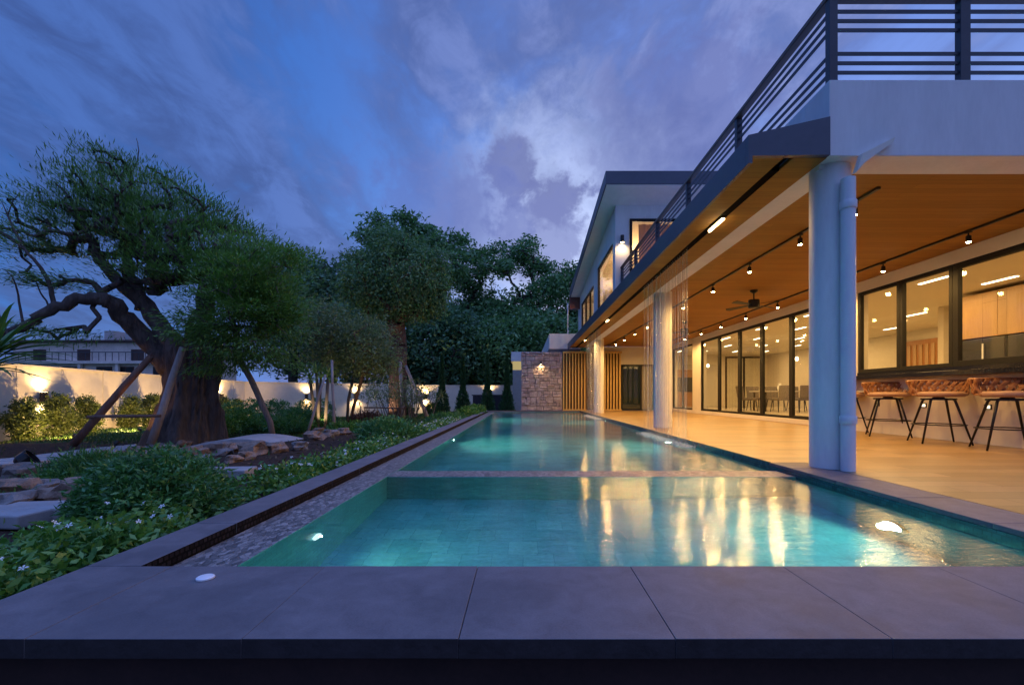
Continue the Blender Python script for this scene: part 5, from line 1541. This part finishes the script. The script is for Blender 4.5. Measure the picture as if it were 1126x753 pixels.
shrub('flowering_hedge', 'low leafy hedge with white flowers in the near left corner beside the coping', row(-2.08, -2.1, 1.25, 2.45, -0.12, 0.28, 0.3, 0.17, 5, 60) + row(-2.55, -2.6, 1.9, 2.5, -0.23, 0.3, 0.3, 0.15, 3, 50), LF['hedge'], 101, 30, 0.045, 0.011, (0.05, 0.05, 0.035), flowers=46, petal=0.0165, stem=False)
shrub('round_bush', 'large rounded dark green bush leaning over the coping on the left', [((-2.50, 3.12, -0.07), (0.42, 0.42, 0.34), 520)], LF['hedge_dark'], 102, 46, 0.046, 0.0075, (0.04, 0.04, 0.035), flat=0.2, droop=0.45)
shrub('flowering_hedge', 'long hedge speckled with white flowers along the coping past the round bush', row(-2.15, -2.1, 3.95, 7.3, -0.13, 0.30, 0.33, 0.15, 10, 46), LF['hedge'], 103, 26, 0.055, 0.014, (0.055, 0.06, 0.035), flowers=130, petal=0.016, stem=False)
shrub('flowering_hedge', 'far stretch of white flowered hedge between the round shrub and the lawn', row(-2.1, -2.05, 9.4, 13.4, -0.10, 0.3, 0.4, 0.11, 10, 30), LF['hedge'], 104, 24, 0.06, 0.015, (0.07, 0.07, 0.04), flowers=150, petal=0.022, stem=False)
shrub('round_shrub', 'dark green rounded shrub beside the coping beyond the long hedge', [((-2.4, 8.1, -0.06), (0.5, 0.5, 0.28), 220)], LF['hedge_dark'], 105, 36, 0.06, 0.012, (0.06, 0.06, 0.05), droop=0.2)
shrub('round_shrub', 'dark green rounded shrub on the lawn edge under the propped tree', [((-2.35, 14.3, -0.1), (0.6, 0.55, 0.2), 150)], LF['hedge_dark'], 106, 32, 0.07, 0.014, (0.07, 0.07, 0.04))
shrub('round_shrub', 'lime green low shrub near the far left corner of the pool', [((-2.0, 16.6, -0.02), (0.35, 0.6, 0.2), 120)], LF['hedge'], 107, 32, 0.07, 0.02, (0.07, 0.07, 0.05))
shrub('round_shrub', 'small green shrub at the far end of the garden coping', [((-1.95, 18.6, 0.02), (0.35, 0.6, 0.2), 110)], LF['hedge'], 108, 32, 0.07, 0.02, (0.07, 0.07, 0.05))
shrub('strappy_shrub', 'dark feathery shrub among the rocks left of the round bush', [((-4.75, 4.95, -0.24), (0.34, 0.34, 0.24), 170)], LF['hedge_dark'], 109, 42, 0.085, 0.007, (0.06, 0.06, 0.05), droop=0.1)
shrub('strappy_shrub', 'low dark fern like shrub at the left edge of the rockery', [((-4.85, 4.35, -0.34), (0.28, 0.28, 0.11), 90)], LF['hedge_dark'], 110, 40, 0.085, 0.008, (0.06, 0.06, 0.05))
# layered clipped shrubs in the middle distance
lay = [(238, 470, 12.5, 0.5, .26, 'hedge'), (262, 463, 14.0, .55, .34, 'hedge'), (285, 466, 15.0, .6, .3, 'hedge_dark'), (318, 468, 13.6, .6, .24, 'hedge_dark'), (330, 458, 17.0, .7, .3, 'hedge_dark'), (352, 466, 14.5, .6, .3, 'hedge_dark'), (300, 452, 19, .8, .45, 'hedge_dark'), (345, 450, 20, .8, .45, 'hedge_dark'), (270, 452, 18, .8, .45, 'hedge_dark'), (385, 474, 11.5, .5, .2, 'hedge'), (420, 470, 13.5, .5, .18, 'hedge')]
for k, (px, py, d, r, h, lf) in enumerate(lay):
    x = (px - VX) / F * d; z = CAMH - (py - VY) / F * d
    shrub('clipped_shrub', ['low clipped shrub touching the right of the huge trunk', 'bright clipped shrub before the lamp right of the huge trunk', 'clipped dark shrub behind the arched footbridge', 'flat clipped shrub right of the slender leaning trunk', 'clipped shrub under the drooping strap leaves', 'clipped shrub at the foot of the propped thin pole', 'tall dark shrub against the back wall left of centre', 'tall dark shrub against the wall below the corner lamp', 'tall dark shrub against the wall behind the leaning trunk', 'small bright shrub on the near edge of the lawn', 'small bright shrub on the lawn beside the flowered hedge'][k],
          [((x, d, z), (r, r, h), 110)], LF[lf], 120 + k, 34, 0.075, 0.016, (0.07, 0.07, 0.04), 'clipped shrubs in the garden')
# shrubs along the left wall, lit by the wall lamps
cw = [(8, 'leafy wall shrub at the far left edge below the bright lamp'), (45, 'leafy wall shrub just right of the bright wall lamp'), (79, 'leafy wall shrub third from the left edge'), (128, 'leafy wall shrub between the prop and the huge trunk'), (152, 'leafy wall shrub close against the left of the huge trunk'), (236, 'yellow lit wall shrub under the lamp right of the huge trunk'), (250, 'wall shrub right of the yellow lit one')]
for k, (px, lb) in enumerate(cw):
    x, y = on_wall(px, W1, W2); x += 0.55; y -= 0.1
    hgt = [1.0, 1.12, 1.05, 1.05, 1.15, 1.0, .9][k]
    shrub('wall_shrub', lb, [((x, y, -0.52 + hgt * .5), (0.36, 0.36, hgt * .5), 120), ((x + .05, y, -0.45 + hgt * .85), (0.2, 0.2, .2), 25)], LF['yellow'], 140 + k, 40, 0.07, 0.017, (0.06, 0.06, 0.06), 'shrubs planted along the left garden wall', shell=0.5)
for k, (px, lb) in enumerate(((448, 'yellow lit shrub below the lamp left of the cypresses'), (480, 'low lit shrub between the lamp and the first cypress'))):
    x, y = on_wall(px, W2, W3); y -= 1.0
    shrub('wall_shrub', lb, [((x, y, -0.3), (0.6, 0.4, 0.4), 130)], LF['yellow'], 160 + k, 38, 0.09, 0.02, (0.08, 0.08, 0.07), 'shrubs planted along the left garden wall')
shrub('red_shrub', 'reddish leaved shrub at the foot of the young trees', [((-4.9, 14.2, -0.22), (0.45, 0.4, 0.32), 100)], LF['red'], 165, 34, 0.12, 0.014, (0.07, 0.07, 0.07))

# strap leaved plants
def strap_plant(label, heads, ln, wd, n, seed, lf, stems=None, name='dracaena', droop=1.0):
    g = np.random.default_rng(seed)
    t = thing(name, label, 'plant', stems[0][0] if stems else heads[0])
    mb = MB()
    lv = MB()
    for h in heads:
        for k in range(n):
            a = g.uniform(0, 6.283); el = g.uniform(-.1, 1.3)
            L0 = ln * g.uniform(.7, 1.1); d = Vector((math.cos(a) * math.cos(el), math.sin(a) * math.cos(el), math.sin(el)))
            side = d.cross(Vector((0, 0, 1))).normalized() if abs(d.z) < .99 else Vector((1, 0, 0))
            p = Vector(h); vs = []; m = 7
            for i in range(m + 1):
                f = i / m; ww = wd * (0.35 + 1.3 * f) if f < .35 else wd * .9 * (1 - ((f - .35) / .65) ** 1.8) + .001
                vs += [p - side * ww, p + Vector((0, 0, -ww * .35)), p + side * ww]
                d2 = (d + Vector((0, 0, -droop * f * f * 1.6))).normalized(); p = p + d2 * L0 / m
            lv.add([tuple(v) for v in vs], [(i * 3 + j, i * 3 + j + 1, i * 3 + j + 4, i * 3 + j + 3) for i in range(m) for j in range(2)])
    lv.build('leaves', lf, t, smooth=True)
    if stems:
        for s in stems: mb.tube(s, [0.05] * len(s) if name == 'dracaena' else 0.1, 8)
        mb.build('stem', M['bark_grey'], t, smooth=True)
    return t
hx = (-18 - VX) / F * 6.2
strap_plant('large plant with broad strap leaves reaching in at the left edge', [(hx, 6.2, 1.05), (hx - .12, 6.4, 1.25)], 0.92, 0.042, 38, 171, LF['dracaena'], [[(hx, 6.2, -0.5), (hx, 6.25, 0.3), (hx, 6.2, 1.05)]], name='palm', droop=0.55)
strap_plant('thin stemmed plant with drooping strap leaves before the corner wall lamp', [(-6.35, 14.0, 1.35), (-6.0, 14.0, 1.2), (-6.6, 14.1, 1.15)], 0.55, 0.018, 46, 172, LF['dracaena'], [[(-6.3, 14, -.5), (-6.3, 14.0, .4), (-6.35, 14, 1.35)], [(-6.1, 14, -.5), (-6.05, 14, .4), (-6.0, 14, 1.2)], [(-6.45, 14.1, -.5), (-6.5, 14.1, .4), (-6.6, 14.1, 1.15)]], droop=1.1)

# ------------------------------------------------------------------ props (poles) and crossbar
def at(px, py, d): return ((px - VX) / F * d, d, CAMH - (py - VY) / F * d)
def pole(a, b, r, label, mat='pole', grp='timber props supporting the trees'):
    mb = MB(); A, B = Vector(a), Vector(b)
    mb.tube([A, A.lerp(B, .33) + Vector((.01, 0, .01)), A.lerp(B, .66) + Vector((-.01, 0, 0)), B], [r * 1.1, r, r * .95, r * .85], 10)
    return tag(mb.build('tree_prop', M[mat], smooth=True), label, 'timber prop', grp)
pole(at(80, 489, 9.9), at(166, 392, 10.2), 0.075, 'slanting brown timber prop left of the huge trunk', 'pole_red')
pole(at(166, 488, 9.5), at(201, 382, 9.9), 0.075, 'pale grey timber prop leaning against the front of the huge trunk')
pole(at(97, 458.5, 9.85), at(176, 457, 9.4), 0.035, 'thin horizontal bar tied between the two props of the huge tree', 'pole_red')
pole(at(443.5, 463, 19.6), at(440, 398, 20.2), 0.085, 'upright timber prop in front of the round topped tree')
pole(at(470, 459, 20.0), at(446, 402, 20.4), 0.08, 'slanting timber prop right of the round topped tree')
pole(at(367.5, 477, 13.2), at(365, 396, 13.6), 0.04, 'straight upright stake beside the drooping strap leaves')
pole(at(337, 480, 13.0), at(358, 412, 13.6), 0.04, 'slanting stake left of the straight one')
pole(at(400, 448, 18.6), at(445, 449, 18.8), 0.03, 'thin horizontal bar among the bare stems', 'pole_red')

# ------------------------------------------------------------------ rocks, path, bridge, pot
rk = [(60, 532, .30, 'rock'), (22, 545, .26, 'rock'), (100, 528, .22, 'rock'), (135, 520, .25, 'rock'), (28, 525, .3, 'rock_grey'), (82, 551, .28, 'rock'), (112, 545, .22, 'rock'), (140, 538, .2, 'rock'), (12, 562, .22, 'rock_grey'),
      (160, 505, .28, 'rock'), (185, 500, .3, 'rock'), (215, 503, .26, 'rock'), (240, 500, .3, 'rock_grey'), (258, 496, .24, 'rock'), (280, 499, .28, 'rock'), (305, 497, .24, 'rock'), (330, 494, .22, 'rock_grey'), (200, 492, .24, 'rock'), (172, 494, .22, 'rock_grey'),
      (232, 492, .22, 'rock'), (150, 498, .25, 'rock'), (110, 506, .26, 'rock'), (70, 516, .24, 'rock'), (270, 505, .2, 'rock'), (345, 484, .26, 'rock'), (362, 480, .24, 'rock_grey'), (378, 478, .26, 'rock'), (352, 476, .22, 'rock'), (195, 507, .18, 'rock'), (222, 509, .18, 'rock_grey'),
      (255, 508, .18, 'rock'), (128, 512, .2, 'rock'), (48, 541, .2, 'rock_grey'), (90, 538, .18, 'rock')]
for k, (px, py, r, m) in enumerate(rk):
    zg = -0.3
    for _ in range(3):
        x, y, _z = gp(px, py, zg); zg = gz(x, y)
    x, y, _z = gp(px, py, zg)
    r *= 0.8 + 0.25 * ((k * 37) % 10) / 10
    r *= 0.75
    ro = MB(); ro.blob((0, 0, 0.0), (r, r * 0.85, r * 0.72), seed=200 + k, rough=0.26, nu=12, nv=8, flat=0.75)
    o = ro.build('rock', M[m], bevel=0.012)
    o.location = (x, y, zg + r * 0.33); o.rotation_euler = (0, 0, k * 1.3)
    tag(o, 'rough grey rock in the garden rockery' if m == 'rock_grey' else 'rough brown rock in the garden rockery', 'rock', 'grey rocks of the rockery' if m == 'rock_grey' else 'brown rocks of the rockery')

# stepping slabs in the near planting
mb = MB()
for (px, py, sx, sy, rz) in ((56, 573, .30, .13, .15), (10, 580, .24, .13, -.1), (250, 527, .24, .14, .1)):
    x, y, _ = gp(px, py, -.2); zg = gz(x, y)
    o = MB().box(-sx, sx, -sy, sy, -0.04, 0.05).build('stepping_stone', M['slate'], bevel=0.012)
    o.location = (x, y, zg + .05); o.rotation_euler = (0, 0, rz)
    tag(o, {56: 'flat grey stepping stone behind the near hedge', 10: 'flat grey stepping stone at the left edge behind the near hedge', 250: 'small grey stepping stone beside the long hedge'}[px], 'stepping stone', 'stepping stones in the planting')
# pale path that curves along the wall
mb = MB(); pc_ = [gp(-120, 512, -.42), gp(-30, 508, -.42), gp(50, 499, -.42), gp(120, 490, -.42), gp(185, 486, -.42)]
P = [Vector(p) for p in pc_]; L_, R_ = [], []
for i, p in enumerate(P):
    d = (P[min(i + 1, len(P) - 1)] - P[max(i - 1, 0)]).normalized(); s = Vector((-d.y, d.x, 0)); w_ = .52
    for k, arr in ((1, L_), (-1, R_)):
        q = p + s * w_ * k; arr.append((q.x, q.y, gz(q.x, q.y) + .05))
n = len(P)
for i in range(n - 1):
    m = 5
    for s in range(m):
        f0, f1 = s / m + .015, (s + 1) / m - .015
        A = [Vector(L_[i]).lerp(Vector(L_[i + 1]), f) for f in (f0, f1)]; B = [Vector(R_[i]).lerp(Vector(R_[i + 1]), f) for f in (f0, f1)]
        dn = Vector((0, 0, -.1))
        mb.hexa([B[0] + dn, B[1] + dn, A[1] + dn, A[0] + dn, B[0], B[1], A[1], A[0]])
tag(mb.build('garden_path', M['path'], bevel=0.01), kind='structure')
# arched footbridge slab
mb = MB(); top = []; 
A0, A1 = Vector(at(205, 492, 8.9)), Vector(at(350, 490, 8.6))
nseg = 16
for i in range(nseg + 1):
    f = i / nseg; p = A0.lerp(A1, f); p.z = -0.34 + 0.24 * math.sin(math.pi * min(1, f)) ** 1.2 * (0.82 + .18 * f)
    top.append(p)
vs = []
for p in top:
    for dy, dz in ((-.38, 0), (.55, .02), (.55, -.09), (-.38, -.10)): vs.append((p.x, p.y + dy, p.z + dz))
fs = [(3, 2, 1, 0), tuple(nseg * 4 + i for i in (0, 1, 2, 3))]
for i in range(nseg):
    for j in range(4):
        a = i * 4 + j; b = i * 4 + (j + 1) % 4; fs.append((a, b, b + 4, a + 4))
mb.add(vs, fs)
tag(mb.build('footbridge', M['path'], smooth=False, bevel=0.01), 'low arched pale stone footbridge in front of the huge trunk', 'footbridge')
pt = MB(); pt.lathe([(0.09, 0), (0.13, 0.06), (0.14, 0.17), (0.15, 0.2), (0.13, 0.2), (0.12, 0.08), (0.02, 0.05)], n=24)
po = pt.build('plant_pot', M['pot'], smooth=False)
px_ = gp(20, 511, -.4); po.location = (px_[0], px_[1], gz(px_[0], px_[1]) + .10); po.rotation_euler = (R(-28), R(48), 0)
tag(po, 'small black pot tipped over beside the pale garden path', 'plant pot')

# garden lights
def ground_spot(loc, d, power, lb, col=(1, .55, .18), size=80):
    t = thing('garden_spotlight', lb, 'spotlight', loc, group='spotlights in the garden ground')
    mb = MB(); mb.tube([(0, 0, 0), (0, 0, .06)], 0.012, 8); mb.build('spike', M['black'], t, local=True)
    q = Vector(d).to_track_quat('Z', 'Y').to_matrix(); b = MB(); b.lathe([(.03, 0), (.045, .03), (.05, .1), (.045, .1), (.04, .085)], n=16); b.v = [tuple(q @ Vector(v) + Vector((0, 0, .06))) for v in b.v]; b.build('housing', M['black'], t, local=True)
    b = MB(); b.lathe([(.04, .084), (.04, .092)], n=16); b.v = [tuple(q @ Vector(v) + Vector((0, 0, .06))) for v in b.v]; b.build('lens', M['lens_soft'], t, local=True)
    spot(Vector(loc) + Vector(d).normalized() * .14 + Vector((0, 0, .06)), power, col, size, .5, .03, d, parent=t)
ground_spot((-8.75, 9.75, -0.45), (0.15, 0.75, 0.9), 40, 'orange spotlight at the left foot of the huge trunk', (1, .45, .1), 70)
ground_spot((-6.55, 19.6, -0.6), (0.55, 0.6, 1.5), 130, 'white spotlight on the lawn shining up the propped trunk', (1, .8, .55), 90)
ground_spot((-6.1, 13.4, -0.45), (0.1, 0.6, 1.0), 70, 'spotlight under the young trees', (1, .75, .4), 90)

for k, (px, lb) in enumerate(((20, 'ground spotlight between the two leftmost wall shrubs'), (100, 'ground spotlight between the wall shrubs left of the slanting prop'), (165, 'ground spotlight behind the huge trunk by the wall'), (243, 'ground spotlight under the lamp right of the huge trunk'))):
    x, y = on_wall(px, W1, W2); x += 1.9; y -= 0.3
    ground_spot((x, y, gz(x, y)), (-.85, .1, .55), 260, lb, (1, .62, .24), 150)
# ------------------------------------------------------------------ lawn blades
g = np.random.default_rng(300)
n = 42000
x = g.uniform(-14, -1.8, n); y = g.uniform(3, 30, n)
keep = (y > 12.5) & (x < -1.9) | ((x < -8.5) & (y > 11)) | (g.uniform(0, 1, n) < .05)
x, y = x[keep], y[keep]
z = np.array([gz(a, b) for a, b in zip(x, y)])
p = np.stack([x, y, z - .005], 1); n = len(p)
d = unit(np.stack([g.normal(0, .35, n), g.normal(0, .35, n), np.ones(n)], 1)); s = unit(np.cross(d, g.normal(size=(n, 3))))
l = g.uniform(.04, .09, n)[:, None]; w_ = .012
tag(mesh_quads('grass', np.stack([p - s * w_, p + s * w_, p + d * l + s * .004, p + d * l - s * .004], 1), LF['grass']), 'short lawn grass and weeds between the shrubs', kind='stuff')

g = np.random.default_rng(310)
n = 2600
x = g.uniform(-9, -1.9, n); y = g.uniform(2.2, 13, n)
z = np.array([gz(a, b) for a, b in zip(x, y)]) + g.uniform(.002, .02, n)
p = np.stack([x, y, z], 1); a = g.uniform(0, 6.283, n)
d = np.stack([np.cos(a), np.sin(a), g.normal(0, .25, n)], 1); s_ = np.stack([-np.sin(a), np.cos(a), g.normal(0, .25, n)], 1)
l = g.uniform(.015, .04, n)[:, None]
LF['litter'] = leafmat('dry_leaf_litter', (0.06, 0.03, 0.014), (0.14, 0.08, 0.035), (0.16, 0.13, 0.05), 0.1, 0.8)
tag(mesh_quads('fallen_leaves', np.stack([p - d * l, p + s_ * l * .45, p + d * l, p - s_ * l * .45], 1), LF['litter']), 'dry fallen leaves on the garden soil', kind='stuff')

# ------------------------------------------------------------------ render settings
SC.view_settings.view_transform = 'Standard'; SC.view_settings.look = 'None'
SC.view_settings.exposure = 0.0; SC.view_settings.gamma = 1.0; SC.view_settings.use_curve_mapping = False
cy = SC.cycles
cy.use_denoising = True
try: cy.denoiser = 'OPENIMAGEDENOISE'
except Exception: pass
cy.max_bounces = 8; cy.diffuse_bounces = 3; cy.glossy_bounces = 4; cy.transmission_bounces = 6; cy.transparent_max_bounces = 24
cy.caustics_reflective = False; cy.caustics_refractive = True; cy.blur_glossy = 1.0
cy.sample_clamp_indirect = 5.0; cy.sample_clamp_direct = 0.0
